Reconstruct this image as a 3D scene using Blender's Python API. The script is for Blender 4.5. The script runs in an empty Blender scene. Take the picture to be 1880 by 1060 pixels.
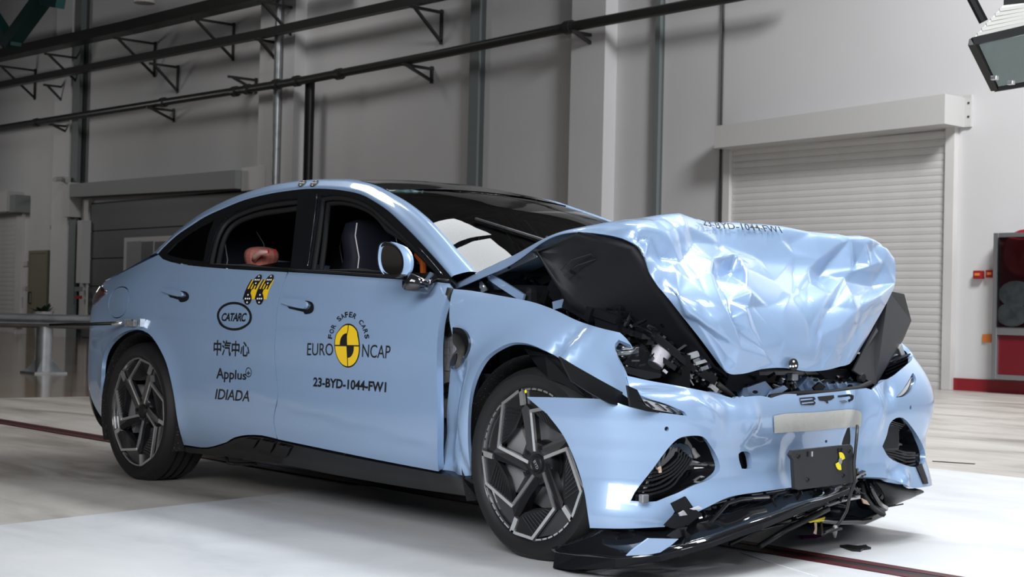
import bpy, bmesh, math, random, sys
import numpy as np
from mathutils import Vector, Matrix
from mathutils.geometry import delaunay_2d_cdt
random.seed(7); np.random.seed(7)
scene = bpy.context.scene
COL = scene.collection
# ------------------------------------------------------------------ camera
IMW, IMH, FPX = 1880.0, 1060.0, 2770.5
CAM = np.array([6.8666, -4.5250, 0.8704])
YAW, PITCH, ROLL = 2.415309, 0.0166434, 0.0230256
_f = np.array([math.cos(YAW)*math.cos(PITCH), math.sin(YAW)*math.cos(PITCH), math.sin(PITCH)])
_r = np.cross(_f, [0, 0, 1.0]); _r /= np.linalg.norm(_r)
_u = np.cross(_r, _f)
CF = _f
CR = math.cos(ROLL)*_r + math.sin(ROLL)*_u
CU = -math.sin(ROLL)*_r + math.cos(ROLL)*_u
cd = bpy.data.cameras.new('camera')
cam = bpy.data.objects.new('camera', cd); COL.objects.link(cam)
cd.sensor_fit = 'HORIZONTAL'; cd.sensor_width = 36.0; cd.lens = FPX/IMW*36.0
cd.clip_start = 0.05; cd.clip_end = 200
m = Matrix.Identity(4)
for i in range(3):
    m[i][0] = CR[i]; m[i][1] = CU[i]; m[i][2] = -CF[i]; m[i][3] = CAM[i]
cam.matrix_world = m
cd.dof.use_dof = True; cd.dof.focus_distance = 5.6; cd.dof.aperture_fstop = 9.0
scene.camera = cam
# ------------------------------------------------------------------ light
scene.view_settings.view_transform = 'Standard'
scene.view_settings.look = 'None'
scene.view_settings.gamma = 1.0
scene.view_settings.use_curve_mapping = False
scene.view_settings.exposure = 0.35
w = bpy.data.worlds.new('hall_air'); scene.world = w; w.use_nodes = True
w.node_tree.nodes['Background'].inputs[0].default_value = (0.55, 0.60, 0.68, 1)
w.node_tree.nodes['Background'].inputs[1].default_value = 0.27
def area(name, loc, target, sx, sy, power, color=(1, 1, 1)):
    l = bpy.data.lights.new(name, 'AREA'); l.shape = 'RECTANGLE'; l.size = sx; l.size_y = sy
    l.energy = power; l.color = color
    o = bpy.data.objects.new(name, l); COL.objects.link(o); o.location = loc
    o.rotation_euler = (Vector(target)-Vector(loc)).to_track_quat('-Z', 'Y').to_euler()
    return o
# overhead crash-test lighting rig: rows of flat lamp panels hung along the far side of the track and over the impact area
for lx, ly, pw in ((-0.52, 1.90, 7), (0.38, 1.85, 8), (1.5, 2.0, 55), (2.6, 2.0, 58), (3.7, 2.0, 60), (4.8, 2.0, 62), (4.2, 0.2, 38), (5.4, 0.2, 46)):
    area('rig_light', (lx, ly, 5.2), (lx+0.05, ly-0.6, 0), 0.80, 0.62, pw, (0.93, 0.97, 1.0))
# soft photo lamps on the camera side
area('photo_light', (5.0, -3.7, 2.5), (3.1, -0.9, 0.45), 2.2, 1.8, 88, (0.97, 0.98, 1.0))
area('photo_light', (5.2, -7.5, 3.4), (1.6, -0.9, 0.6), 2.4, 1.6, 120, (0.97, 0.98, 1.0))
area('photo_light', (8.0, 0.6, 3.6), (3.4, 0.1, 0.8), 1.4, 1.4, 42, (0.97, 0.98, 1.0))
# hall lamps for the back wall, plus added unseen fill for wall and floor
area('hall_and_fill_light', (2.5, 7.5, 8.9), (-1.5, 13.5, 2.0), 3.0, 2.0, 1050, (0.98, 0.98, 1.0))
area('hall_and_fill_light', (-33.0, 7.0, 5.0), (-28.0, 13.0, 1.2), 1.5, 1.5, 65, (1.0, 0.98, 0.96))  # added fill, out of view, brightens the lower left wall
area('hall_and_fill_light', (-18.0, 8.0, 8.9), (-24.0, 13.0, 2.0), 2.0, 2.0, 90, (1.0, 0.98, 0.96))
area('hall_and_fill_light', (-6.5, 0.0, 8.9), (-6.5, -0.5, 0), 2.0, 2.0, 95, (1.0, 0.98, 0.96))  # added fill aimed down, brightens the floor behind the car
# ------------------------------------------------------------------ pixel helpers (image 1880x1060)
def ray(px, py): return CF + CR*(px-IMW/2)/FPX - CU*(py-IMH/2)/FPX
def onplane(px, py, n, d0):
    n = np.array(n, float); d = ray(px, py); return CAM + (d0-n@CAM)/(n@d)*d
def pX(px, py, X): return onplane(px, py, (1, 0, 0), X)
def pY(px, py, Y): return onplane(px, py, (0, 1, 0), Y)
def pZ(px, py, Z=0.0): return onplane(px, py, (0, 0, 1), Z)
def proj(P):
    d = np.asarray(P, float)-CAM; z = d@CF
    return np.stack([IMW/2+FPX*(d@CR)/z, IMH/2-FPX*(d@CU)/z], -1), z
# ------------------------------------------------------------------ materials
MATS = {}
def mat(name, color=(0.5, 0.5, 0.5), rough=0.5, metal=0.0, coat=0.0, spec=0.5, emit=None, bump=None, var=None, sheen=0):
    m = bpy.data.materials.new(name); m.use_nodes = True; nt = m.node_tree
    b = nt.nodes['Principled BSDF']
    b.inputs['Base Color'].default_value = (*color, 1); b.inputs['Roughness'].default_value = rough
    b.inputs['Metallic'].default_value = metal; b.inputs['Coat Weight'].default_value = coat
    b.inputs['Coat Roughness'].default_value = 0.03
    b.inputs['Specular IOR Level'].default_value = spec
    tc = None
    def coord():
        return nt.nodes.new('ShaderNodeTexCoord')
    if bump:
        sc, st, dist = bump
        n = nt.nodes.new('ShaderNodeTexNoise'); n.inputs['Scale'].default_value = sc; n.inputs['Detail'].default_value = 4
        bp = nt.nodes.new('ShaderNodeBump'); bp.inputs['Strength'].default_value = st; bp.inputs['Distance'].default_value = dist
        nt.links.new(coord().outputs['Object'], n.inputs['Vector'])
        nt.links.new(n.outputs[0], bp.inputs['Height']); nt.links.new(bp.outputs[0], b.inputs['Normal'])
    if var:
        sc, c2, lo, hi = var
        n = nt.nodes.new('ShaderNodeTexNoise'); n.inputs['Scale'].default_value = sc; n.inputs['Detail'].default_value = 5
        r = nt.nodes.new('ShaderNodeValToRGB'); r.color_ramp.elements[0].position = lo; r.color_ramp.elements[1].position = hi
        r.color_ramp.elements[0].color = (*color, 1); r.color_ramp.elements[1].color = (*c2, 1)
        nt.links.new(coord().outputs['Object'], n.inputs['Vector'])
        nt.links.new(n.outputs[0], r.inputs[0]); nt.links.new(r.outputs[0], b.inputs['Base Color'])
    if emit:
        b.inputs['Emission Color'].default_value = (*emit[0], 1); b.inputs['Emission Strength'].default_value = emit[1]
    MATS[name] = m; return m
mat('paint', (0.315, 0.455, 0.68), 0.36, 0.22, 1.0)
mat('piano', (0.008, 0.009, 0.011), 0.06, 0, 1.0)
mat('black_plastic', (0.008, 0.0085, 0.010), 0.38, spec=0.35)
mat('dark_liner', (0.008, 0.0085, 0.011), 0.45, spec=0.15, bump=(260, 0.15, 0.002))
mat('gloss_black', (0.006, 0.0065, 0.008), 0.18, 0, 0.2, spec=0.3)
mat('rubber', (0.013, 0.013, 0.014), 0.6, spec=0.35)
mat('liner_felt', (0.012, 0.012, 0.013), 0.9, var=(190, (0.40, 0.39, 0.37), 0.665, 0.70))
mat('seat', (0.013, 0.015, 0.024), 0.45)
mat('white_piping', (0.7, 0.7, 0.72), 0.5)
mat('orange', (0.85, 0.16, 0.02), 0.5)
mat('interior', (0.007, 0.007, 0.008), 0.6, spec=0.3)
mat('headliner', (0.012, 0.0125, 0.014), 0.7, spec=0.3)
mat('alu', (0.78, 0.79, 0.80), 0.28, 0.9)
mat('dull_metal', (0.42, 0.43, 0.45), 0.4, 0.8)
mat('cast_metal', (0.33, 0.33, 0.34), 0.55, 0.5)
mat('wheel_black', (0.012, 0.012, 0.014), 0.25, 0, 0.5)
mat('wheel_blade', (0.010, 0.0105, 0.012), 0.42, spec=0.35)
mat('foam_grey', (0.42, 0.42, 0.46), 0.7, bump=(60, 0.6, 0.01))
mat('plate_grey', (0.026, 0.027, 0.030), 0.5, spec=0.35)
mat('tape', (0.50, 0.50, 0.46), 0.45, bump=(30, 0.25, 0.01))
mat('yellow', (0.92, 0.60, 0.02), 0.45)
mat('bright_yellow', (0.95, 0.78, 0.02), 0.4)
mat('decal_black', (0.010, 0.010, 0.012), 0.45)
mat('white_dot', (0.9, 0.9, 0.9), 0.4)
mat('clear_plastic', (0.55, 0.58, 0.6), 0.08, 0.2, 1.0)
mat('white_plastic', (0.62, 0.60, 0.66), 0.4)
mat('chrome', (0.85, 0.86, 0.88), 0.08, 1.0)
mat('mirror_brown_reflection', (0.34, 0.30, 0.26), 0.05, 1.0)  # brown tint stands in for the dark surroundings the glass reflects
mat('tail_red', (0.06, 0.008, 0.01), 0.1, 0, 1.0)
mat('skin_pink', (0.62, 0.22, 0.18), 0.5)
mat('skin_pale', (0.80, 0.48, 0.42), 0.45)
mat('red_paint', (0.75, 0.02, 0.02), 0.5)
mat('dummy_suit', (0.05, 0.05, 0.06), 0.8)
mat('wall', (0.62, 0.62, 0.625), 0.75, var=(0.35, (0.575, 0.575, 0.58), 0.35, 0.7), bump=(3, 0.03, 0.02))
mat('wall_dim', (0.30, 0.31, 0.33), 0.7)
mat('wall_base', (0.07, 0.075, 0.08), 0.6)
mat('wall_grey', (0.16, 0.185, 0.185), 0.6)
mat('shutter', (0.62, 0.615, 0.60), 0.55, var=(1.2, (0.56, 0.555, 0.54), 0.4, 0.7))
mat('box_metal', (0.52, 0.52, 0.51), 0.45)
mat('box_grey', (0.22, 0.24, 0.235), 0.55)
mat('door_grey', (0.085, 0.09, 0.094), 0.5)
mat('pipe_dark', (0.045, 0.046, 0.045), 0.38, 0.5)
mat('pipe_black', (0.004, 0.0045, 0.005), 0.42, spec=0.3)
mat('galv', (0.36, 0.38, 0.39), 0.4, 0.7, var=(6, (0.27, 0.29, 0.30), 0.4, 0.65))
mat('pole_grey', (0.17, 0.195, 0.195), 0.5)
mat('beam_teal', (0.004, 0.045, 0.045), 0.45)
mat('ceiling', (0.10, 0.10, 0.10), 0.8)
mat('red_base', (0.23, 0.012, 0.018), 0.4)
mat('alarm_red', (0.30, 0.014, 0.02), 0.4)
mat('cab_red', (0.14, 0.008, 0.014), 0.35)
mat('cab_white', (0.55, 0.54, 0.52), 0.7, var=(7, (0.35, 0.34, 0.33), 0.4, 0.65))
mat('steel_frame', (0.34, 0.345, 0.36), 0.35, 0.7)
mat('orange_tag', (0.70, 0.20, 0.04), 0.5)
mat('olive_door', (0.20, 0.185, 0.135), 0.55)
mat('leaf', (0.010, 0.028, 0.012), 0.5)
mat('pot', (0.6, 0.6, 0.6), 0.5)
mat('switch_white', (0.5, 0.5, 0.5), 0.5)
mat('lamp_glass', (0.16, 0.21, 0.20), 0.15, 0, 0.5)
mat('lamp_body', (0.50, 0.49, 0.46), 0.45, 0.2)
mat('track_black', (0.006, 0.005, 0.005), 0.5)
mat('track_red', (0.075, 0.005, 0.008), 0.5, var=(9, (0.06, 0.006, 0.008), 0.35, 0.7))
mat('purple', (0.22, 0.02, 0.22), 0.4)
mat('white_line', (0.8, 0.82, 0.84), 0.5)
mat('beige_tag', (0.62, 0.45, 0.33), 0.6)
mat('wire', (0.010, 0.010, 0.010), 0.45)
def thin_glass(name, tint, rough=0.0, ior=1.5, boost=0.0):
    m = bpy.data.materials.new(name); m.use_nodes = True; nt = m.node_tree
    nt.nodes.remove(nt.nodes['Principled BSDF'])
    t = nt.nodes.new('ShaderNodeBsdfTransparent'); t.inputs[0].default_value = (*tint, 1)
    g = nt.nodes.new('ShaderNodeBsdfGlossy'); g.inputs['Roughness'].default_value = rough
    f = nt.nodes.new('ShaderNodeFresnel'); f.inputs[0].default_value = ior
    mx = nt.nodes.new('ShaderNodeMixShader')
    nt.links.new(f.outputs[0], mx.inputs[0]); nt.links.new(t.outputs[0], mx.inputs[1]); nt.links.new(g.outputs[0], mx.inputs[2])
    nt.links.new(mx.outputs[0], nt.nodes['Material Output'].inputs[0]); MATS[name] = m; return m
thin_glass('windshield_glass', (0.42, 0.55, 0.56), 0.0, 1.5)
thin_glass('dark_glass', (0.05, 0.06, 0.06), 0.0, 1.5)
thin_glass('lens_glass', (0.75, 0.78, 0.8), 0.02, 1.5)
# ------------------------------------------------------------------ mesh helpers
def mk(name, V, F, material=None, parent=None, smooth=False, normals=None):
    me = bpy.data.meshes.new(name)
    me.from_pydata([tuple(map(float, v)) for v in V], [], [tuple(int(i) for i in f) for f in F])
    if material: me.materials.append(MATS[material] if isinstance(material, str) else material)
    if smooth:
        me.polygons.foreach_set('use_smooth', [True]*len(me.polygons))
    if normals is not None:
        me.polygons.foreach_set('use_smooth', [True]*len(me.polygons))
        me.normals_split_custom_set_from_vertices([tuple(map(float, n)) for n in normals])
    me.update()
    o = bpy.data.objects.new(name, me); COL.objects.link(o)
    if parent is not None: o.parent = parent
    return o
def tag(o, label, cat, group=None):
    o['label'] = label; o['category'] = cat
    if group: o['group'] = group
    return o
def struct(o, label=None, cat=None):
    o['kind'] = 'structure'
    if label: o['label'] = label
    if cat: o['category'] = cat
    return o
def empty(name, loc=(0, 0, 0), parent=None):
    o = bpy.data.objects.new(name, None); COL.objects.link(o); o.location = loc; o.empty_display_size = 0.1
    if parent is not None: o.parent = parent
    return o
class MB:
    """collects shapes into one mesh"""
    def __init__(s): s.V = []; s.F = []
    def add(s, V, F):
        k = len(s.V); s.V += [tuple(v) for v in V]; s.F += [tuple(i+k for i in f) for f in F]; return s
    def box(s, c, size, R=None, bev=0.0):
        bm = bmesh.new(); bmesh.ops.create_cube(bm, size=1.0)
        for v in bm.verts: v.co = Vector((v.co.x*size[0], v.co.y*size[1], v.co.z*size[2]))
        if bev: bmesh.ops.bevel(bm, geom=list(bm.edges), offset=bev, segments=2, profile=0.5, affect='EDGES')
        bm.verts.index_update()
        c = Vector(c)
        V = [((R @ v.co) if R is not None else v.co)+c for v in bm.verts]
        F = [[v.index for v in f.verts] for f in bm.faces]; bm.free()
        return s.add(V, F)
    def tube(s, path, r, n=8, cap=True):
        P = [Vector(tuple(map(float, p))) for p in path]; rs = r if hasattr(r, '__len__') else [r]*len(P)
        V = []; F = []; up = None
        for i, p in enumerate(P):
            t = (P[min(i+1, len(P)-1)]-P[max(i-1, 0)]).normalized()
            if up is None:
                a = Vector((0, 0, 1)) if abs(t.z) < 0.9 else Vector((1, 0, 0)); up = (a-t*a.dot(t)).normalized()
            else: up = (up-t*up.dot(t)).normalized()
            b = t.cross(up)
            for k in range(n):
                an = 2*math.pi*k/n; V.append(p+(up*math.cos(an)+b*math.sin(an))*rs[i])
        for i in range(len(P)-1):
            for k in range(n):
                F.append((i*n+k, i*n+(k+1) % n, (i+1)*n+(k+1) % n, (i+1)*n+k))
        if cap: F.append(tuple(range(n))[::-1]); F.append(tuple((len(P)-1)*n+k for k in range(n)))
        return s.add(V, F)
    def bar(s, a, b, wid, thick, up=(0, 0, 1)):
        a = Vector(tuple(map(float, a))); b = Vector(tuple(map(float, b))); t = (b-a).normalized(); u = Vector(up); u = (u-t*u.dot(t)).normalized(); c = t.cross(u)
        V = [p+u*(thick/2*i)+c*(wid/2*j) for p in (a, b) for i, j in ((-1, -1), (1, -1), (1, 1), (-1, 1))]
        return s.add(V, [(0, 1, 2, 3), (7, 6, 5, 4), (0, 4, 5, 1), (1, 5, 6, 2), (2, 6, 7, 3), (3, 7, 4, 0)])
    def prism(s, poly, vec):
        """poly: 3d loop, vec: extrusion"""
        n = len(poly); vec = np.array(vec, float); P = [np.array(p, float) for p in poly]
        V = P+[p+vec for p in P]
        return s.add(V, [tuple(range(n)), tuple(range(2*n-1, n-1, -1))]+[(i, i+n, (i+1) % n+n, (i+1) % n) for i in range(n)])
    def lathe(s, prof, n, M=None, closed=False):
        """prof: (r, h) ; axis along local +Z of M"""
        V = []; F = []; k = len(prof)
        for i in range(n):
            a = 2*math.pi*i/n
            for r, h in prof:
                v = Vector((r*math.cos(a), r*math.sin(a), h)); V.append(M @ v if M is not None else v)
        for i in range(n):
            j = (i+1) % n
            for q in range(k if closed else k-1):
                F.append((i*k+q, j*k+q, j*k+(q+1) % k, i*k+(q+1) % k))
        return s.add(V, F)
    def build(s, name, material, parent=None, smooth=False, ang=None):
        o = mk(name, s.V, s.F, material, parent, smooth)
        bm = bmesh.new(); bm.from_mesh(o.data); bmesh.ops.recalc_face_normals(bm, faces=bm.faces)
        if ang:
            for f in bm.faces: f.smooth = True
            for e in bm.edges:
                if len(e.link_faces) == 2 and e.calc_face_angle(0) > math.radians(ang): e.smooth = False
        bm.to_mesh(o.data); bm.free()
        return o
def hermite(xs, ys):
    xs = np.array(xs, float); ys = np.array(ys, float)
    if ys.ndim == 1: ys = ys[:, None]; flat = True
    else: flat = False
    d = np.diff(ys, axis=0)/np.diff(xs)[:, None]
    T = np.zeros_like(ys); T[1:-1] = (d[:-1]+d[1:])/2; T[0] = d[0]; T[-1] = d[-1]
    if flat:   # monotone limit for 1-D tables
        for i in range(1, len(xs)-1):
            if d[i-1, 0]*d[i, 0] <= 0: T[i, 0] = 0
    def ev(x):
        x = np.asarray(x, float); sh = x.shape; x = x.ravel()
        i = np.clip(np.searchsorted(xs, x)-1, 0, len(xs)-2); h = (xs[i+1]-xs[i]); t = ((x-xs[i])/h)
        t0 = np.clip(t, 0, 1); ex = (t-t0)*h
        t = t0[:, None]; h = h[:, None]
        r = (2*t**3-3*t**2+1)*ys[i]+(t**3-2*t**2+t)*h*T[i]+(-2*t**3+3*t**2)*ys[i+1]+(t**3-t**2)*h*T[i+1]
        sl = np.where((ex < 0)[:, None], T[0], T[-1]); r = r+sl*ex[:, None]
        return r[:, 0].reshape(sh) if flat else r.reshape(sh+(ys.shape[1],))
    return ev
def smooth_path(pts, step=None, closed=False):
    """Catmull-Rom through 2-D/3-D points; a point given with an extra trailing 'c' is a corner"""
    P = []; cor = []
    for p in pts:
        if isinstance(p[-1], str): P.append(np.array(p[:-1], float)); cor.append(True)
        else: P.append(np.array(p, float)); cor.append(False)
    n = len(P); out = []
    rng = range(n) if closed else range(n-1)
    for i in rng:
        a, b = P[i], P[(i+1) % n]
        pa = P[i-1] if (closed or i > 0) else a
        nb = P[(i+2) % n] if (closed or i+2 < n) else b
        if cor[i]: pa = a
        if cor[(i+1) % n]: nb = b
        L = np.linalg.norm(b-a); k = max(1, int(math.ceil(L/step))) if step else 6
        for q in range(k):
            t = q/k
            # centripetal-ish: tangents scaled by chord lengths
            la = np.linalg.norm(a-pa)+1e-9; lb = np.linalg.norm(nb-b)+1e-9
            ta = (b-pa)/(L+la)*L if not np.allclose(pa, a) else (b-a)
            tb = (nb-a)/(L+lb)*L if not np.allclose(nb, b) else (b-a)
            out.append((2*t**3-3*t**2+1)*a+(t**3-2*t**2+t)*ta+(-2*t**3+3*t**2)*b+(t**3-t**2)*tb)
    if not closed: out.append(P[-1])
    return np.array(out)
class Surf:
    def __init__(s, fn, u0, u1, v0, v1, nu=110, nv=80):
        s.fn = fn; s.dom = (u0, u1, v0, v1)
        U, V = np.meshgrid(np.linspace(u0, u1, nu), np.linspace(v0, v1, nv), indexing='ij')
        s.gu = U.ravel(); s.gv = V.ravel(); s.gp, s.gz = proj(fn(s.gu, s.gv))
    def hit(s, px):
        px = np.atleast_2d(np.array(px, float)); out = []
        for q in px:
            d = np.hypot(*(s.gp-q).T); c = np.argsort(d)[:12]; dm = d[c[0]]
            c = c[d[c] < dm+14]; i = c[np.argmin(s.gz[c])] if dm < 30 else c[0]
            x = np.array([s.gu[i], s.gv[i]])
            best = (1e9, x)
            for it in range(25):
                h = 1e-4
                A = s.fn(np.array([x[0], x[0]+h, x[0]]), np.array([x[1], x[1], x[1]+h])); B, _ = proj(A)
                e = q-B[0]; en = np.hypot(*e)
                if en < best[0]: best = (en, x.copy())
                if en < 0.02: break
                J = np.stack([(B[1]-B[0])/h, (B[2]-B[0])/h], 1)
                dx = np.linalg.solve(J.T@J+np.eye(2)*30.0, J.T@e); l = np.abs(dx).max()
                if l > 0.08: dx *= 0.08/l
                x = x+dx
                x[0] = np.clip(x[0], s.dom[0], s.dom[1]); x[1] = np.clip(x[1], s.dom[2], s.dom[3])
            if best[0] > 3: print('HIT miss', q.round(0), 'err', round(best[0], 1), 'uv', best[1].round(3))
            out.append(best[1])
        return np.array(out)
    def at(s, u, v, off=0.0):
        u = np.asarray(u, float); v = np.asarray(v, float)
        P = s.fn(u, v)
        if isinstance(off, float) and off == 0.0: return P
        return P+s.nrm(u, v)*off
    def nrm(s, u, v):
        h = 2e-3
        a = s.fn(u+h, v)-s.fn(u-h, v); b = s.fn(u, v+h)-s.fn(u, v-h)
        n = np.cross(a, b); n /= np.linalg.norm(n, axis=-1, keepdims=True)+1e-12
        return n
def uvpath(S, pts, step_px=14, closed=True):
    """outline in pixels -> outline in surface parameters; items ('uv',u,v) are taken as they are"""
    if all(not (isinstance(p[0], str)) for p in pts):
        return S.hit(smooth_path(pts, step_px, closed))
    out = []; run = []
    def flush():
        if len(run) == 1: out.extend(S.hit([run[0][:2]]))
        elif run: out.extend(S.hit(smooth_path(run, step_px, False)))
        run.clear()
    for p in pts:
        if p[0] == 'uv': flush(); out.append(np.array(p[1:3], float))
        else: run.append(p)
    flush(); return np.array(out)
def resample(poly, step):
    out = []
    for i in range(len(poly)):
        a, b = poly[i], poly[(i+1) % len(poly)]; L = np.linalg.norm(b-a)
        if L < 1e-5: continue
        k = max(1, int(math.ceil(L/step)))
        for q in range(k): out.append(a+(b-a)*q/k)
    return np.array(out)
def inside(poly, pts):
    x, y = pts[:, 0], pts[:, 1]; c = np.zeros(len(pts), bool); j = len(poly)-1
    for i in range(len(poly)):
        xi, yi = poly[i]; xj, yj = poly[j]
        with np.errstate(divide='ignore', invalid='ignore'):
            c ^= ((yi > y) != (yj > y)) & (x < (xj-xi)*(y-yi)/(yj-yi+1e-15)+xi)
        j = i
    return c
def panel(name, S, outer, holes=(), res=0.03, material='paint', parent=None, flange=0.02, off=0.0, out_sign=1.0, mirror=False, flip=False):
    """sheet-metal panel cut out of a surface; its rim is folded inwards by 'flange'"""
    loops = [resample(np.array(outer), res)]+[resample(np.array(h), res) for h in holes]
    pts = []; edges = []
    for L in loops:
        k = len(pts); n = len(L); pts += [Vector(p) for p in L]; edges += [(k+i, k+(i+1) % n) for i in range(n)]
    lo = loops[0].min(0); hi = loops[0].max(0)
    gx = np.arange(lo[0]+res*0.5, hi[0], res); gy = np.arange(lo[1]+res*0.5, hi[1], res)
    G = np.stack(np.meshgrid(gx, gy, indexing='ij'), -1).reshape(-1, 2)
    if len(G):
        msk = inside(loops[0], G)
        for L in loops[1:]: msk &= ~inside(L, G)
        G = G[msk]
        allb = np.concatenate(loops)
        if len(G):
            dd = np.sqrt(((G[:, None, :]-allb[None])**2).sum(-1)).min(1); G = G[dd > res*0.35]
    pts += [Vector(p) for p in G]
    vo, eo, fo, ov, oe, of = delaunay_2d_cdt(pts, edges, [], 0, 1e-6)
    uv = np.array([tuple(v) for v in vo]); F = [tuple(f) for f in fo]
    # drop triangles that fell in holes / outside
    cen = np.array([uv[list(f)].mean(0) for f in F]); ok = inside(loops[0], cen)
    for L in loops[1:]: ok &= ~inside(L, cen)
    F = [f for f, k in zip(F, ok) if k]
    used = sorted({i for f in F for i in f}); rm = {o: i for i, o in enumerate(used)}
    uv = uv[used]; F = [tuple(rm[i] for i in f) for f in F]
    N = S.nrm(uv[:, 0], uv[:, 1])*out_sign; P = S.fn(uv[:, 0], uv[:, 1])+N*off
    # make winding agree with normals
    FF = []
    for f in F:
        n = np.cross(P[f[1]]-P[f[0]], P[f[2]]-P[f[0]])
        FF.append(f if n@N[f[0]] >= 0 else f[::-1])
    F = FF
    V = list(P); NN = list(N)
    if flange:
        from collections import Counter
        cnt = Counter()
        for f in F:
            for i in range(3): cnt[tuple(sorted((f[i], f[(i+1) % 3])))] += 1
        be = [(f[i], f[(i+1) % 3]) for f in F for i in range(3) if cnt[tuple(sorted((f[i], f[(i+1) % 3])))] == 1]
        acc = {}
        for a, b in be:
            t = P[b]-P[a]; n = np.cross(t, N[a]); n /= np.linalg.norm(n)+1e-12
            acc[a] = acc.get(a, 0)+n; acc[b] = acc.get(b, 0)+n
        idx = {}
        for a, n in acc.items():
            n = n/(np.linalg.norm(n)+1e-12); idx[a] = len(V)
            V += [P[a], P[a]-N[a]*flange]; NN += [n, n]
        for a, b in be: F.append((idx[b], idx[a], idx[a]+1, idx[b]+1))
    objs = [mk(name, V, F, material, parent, normals=NN)]
    if mirror:
        mv = np.array([1, -1, 1.0])
        objs.append(mk(name, [v*mv for v in V], [f[::-1] for f in F], material, parent, normals=[n*mv for n in NN]))
    return objs[0] if not mirror else objs
def loft_surf(curves, nu=110, nv=60, order=None):
    """curves: list of 3-D point lists of equal length; u runs along, v across"""
    C = np.array(curves, float)           # (k, n, 3)
    k, n, _ = C.shape
    # chord-length parameters
    cu = np.concatenate([[0], np.cumsum(np.linalg.norm(np.diff(C, axis=1), axis=2).mean(0))])
    cv = np.concatenate([[0], np.cumsum(np.linalg.norm(np.diff(C, axis=0), axis=2).mean(1))])
    rows = [hermite(cu, C[i]) for i in range(k)]
    def tang(y, x, i):
        if i == 0: return (y[1]-y[0])/(x[1]-x[0])
        if i == len(x)-1: return (y[-1]-y[-2])/(x[-1]-x[-2])
        a = (y[i]-y[i-1])/(x[i]-x[i-1]); b = (y[i+1]-y[i])/(x[i+1]-x[i]); return (a+b)/2
    def fn(u, v):
        u = np.asarray(u, float); v = np.asarray(v, float); sh = np.broadcast(u, v).shape
        u = np.broadcast_to(u, sh).ravel(); v = np.broadcast_to(v, sh).ravel()
        R = np.stack([r(u) for r in rows])      # k, m, 3
        T = np.stack([tang(R, cv, i) for i in range(k)])
        i = np.clip(np.searchsorted(cv, v)-1, 0, k-2); h = (cv[i+1]-cv[i])[:, None]; t = ((v-cv[i])[:, None]/h)
        m = np.arange(len(u))
        r = (2*t**3-3*t**2+1)*R[i, m]+(t**3-2*t**2+t)*h*T[i, m]+(-2*t**3+3*t**2)*R[i+1, m]+(t**3-t**2)*h*T[i+1, m]
        return r.reshape(sh+(3,))
    S = Surf(fn, 0, cu[-1], 0, cv[-1], nu, nv); S.cu = cu; S.cv = cv
    return S
def grid_panel(name, S, nu, nv, material, parent, u=None, v=None, thick=0.0, out_sign=1.0, smooth=True):
    u0, u1, v0, v1 = S.dom
    if u: u0, u1 = u
    if v: v0, v1 = v
    U, Vv = np.meshgrid(np.linspace(u0, u1, nu), np.linspace(v0, v1, nv), indexing='ij')
    P = S.fn(U.ravel(), Vv.ravel()); N = S.nrm(U.ravel(), Vv.ravel())*out_sign
    F = [(i*nv+j, (i+1)*nv+j, (i+1)*nv+j+1, i*nv+j+1) for i in range(nu-1) for j in range(nv-1)]
    n = np.cross(P[F[0][1]]-P[F[0][0]], P[F[0][2]]-P[F[0][0]])
    fl = (n@N[F[0][0]] < 0)
    if fl: F = [f[::-1] for f in F]
    V = list(P); NN = list(N)
    if thick:
        k = len(V); V += list(P-N*thick); NN += list(-N); F += [tuple(i+k for i in f[::-1]) for f in F]
        ring = [i*nv for i in range(nu)]+[(nu-1)*nv+j for j in range(1, nv)]+[i*nv+nv-1 for i in range(nu-2, -1, -1)]+[j for j in range(nv-2, 0, -1)]
        F += [(ring[i], ring[(i+1) % len(ring)], ring[(i+1) % len(ring)]+k, ring[i]+k) for i in range(len(ring))]
    return mk(name, V, F, material, parent, normals=NN if smooth else None)
def text_mesh(txt, size=1.0, offset=0.0, shear=0.0, space=1.0):
    cu = bpy.data.curves.new('t', 'FONT'); cu.body = txt; cu.size = size; cu.offset = offset; cu.shear = shear; cu.space_character = space
    cu.resolution_u = 4
    o = bpy.data.objects.new('t', cu); COL.objects.link(o)
    dg = bpy.context.evaluated_depsgraph_get(); dg.update(); oe = o.evaluated_get(dg); me = oe.to_mesh()
    V = np.array([tuple(v.co) for v in me.vertices]); F = [tuple(p.vertices) for p in me.polygons]
    oe.to_mesh_clear(); bpy.data.objects.remove(o); bpy.data.curves.remove(cu)
    return V[:, :2], F
def decal(name, S, V2, F, quad_px, material, parent, off=0.0015, out_sign=1.0, bbox=None, quad_uv=None):
    """flat 2-D mesh laid on a surface inside the quad (bottom-left, bottom-right, top-right, top-left), pixels"""
    V2 = np.array(V2, float)
    lo, hi = (V2.min(0), V2.max(0)) if bbox is None else (np.array(bbox[0]), np.array(bbox[1]))
    t = (V2-lo)/(hi-lo)
    Q = S.hit(quad_px) if quad_uv is None else np.array(quad_uv, float)
    a, b = t[:, :1], t[:, 1:]
    uv = Q[0]*(1-a)*(1-b)+Q[1]*a*(1-b)+Q[2]*a*b+Q[3]*(1-a)*b
    N = S.nrm(uv[:, 0], uv[:, 1])*out_sign; P = S.fn(uv[:, 0], uv[:, 1])+N*off
    FF = []
    for f in F:
        n = np.cross(P[f[1]]-P[f[0]], P[f[2]]-P[f[0]]); FF.append(f if n@N[f[0]] >= 0 else f[::-1])
    return mk(name, P, FF, material, parent)
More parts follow.
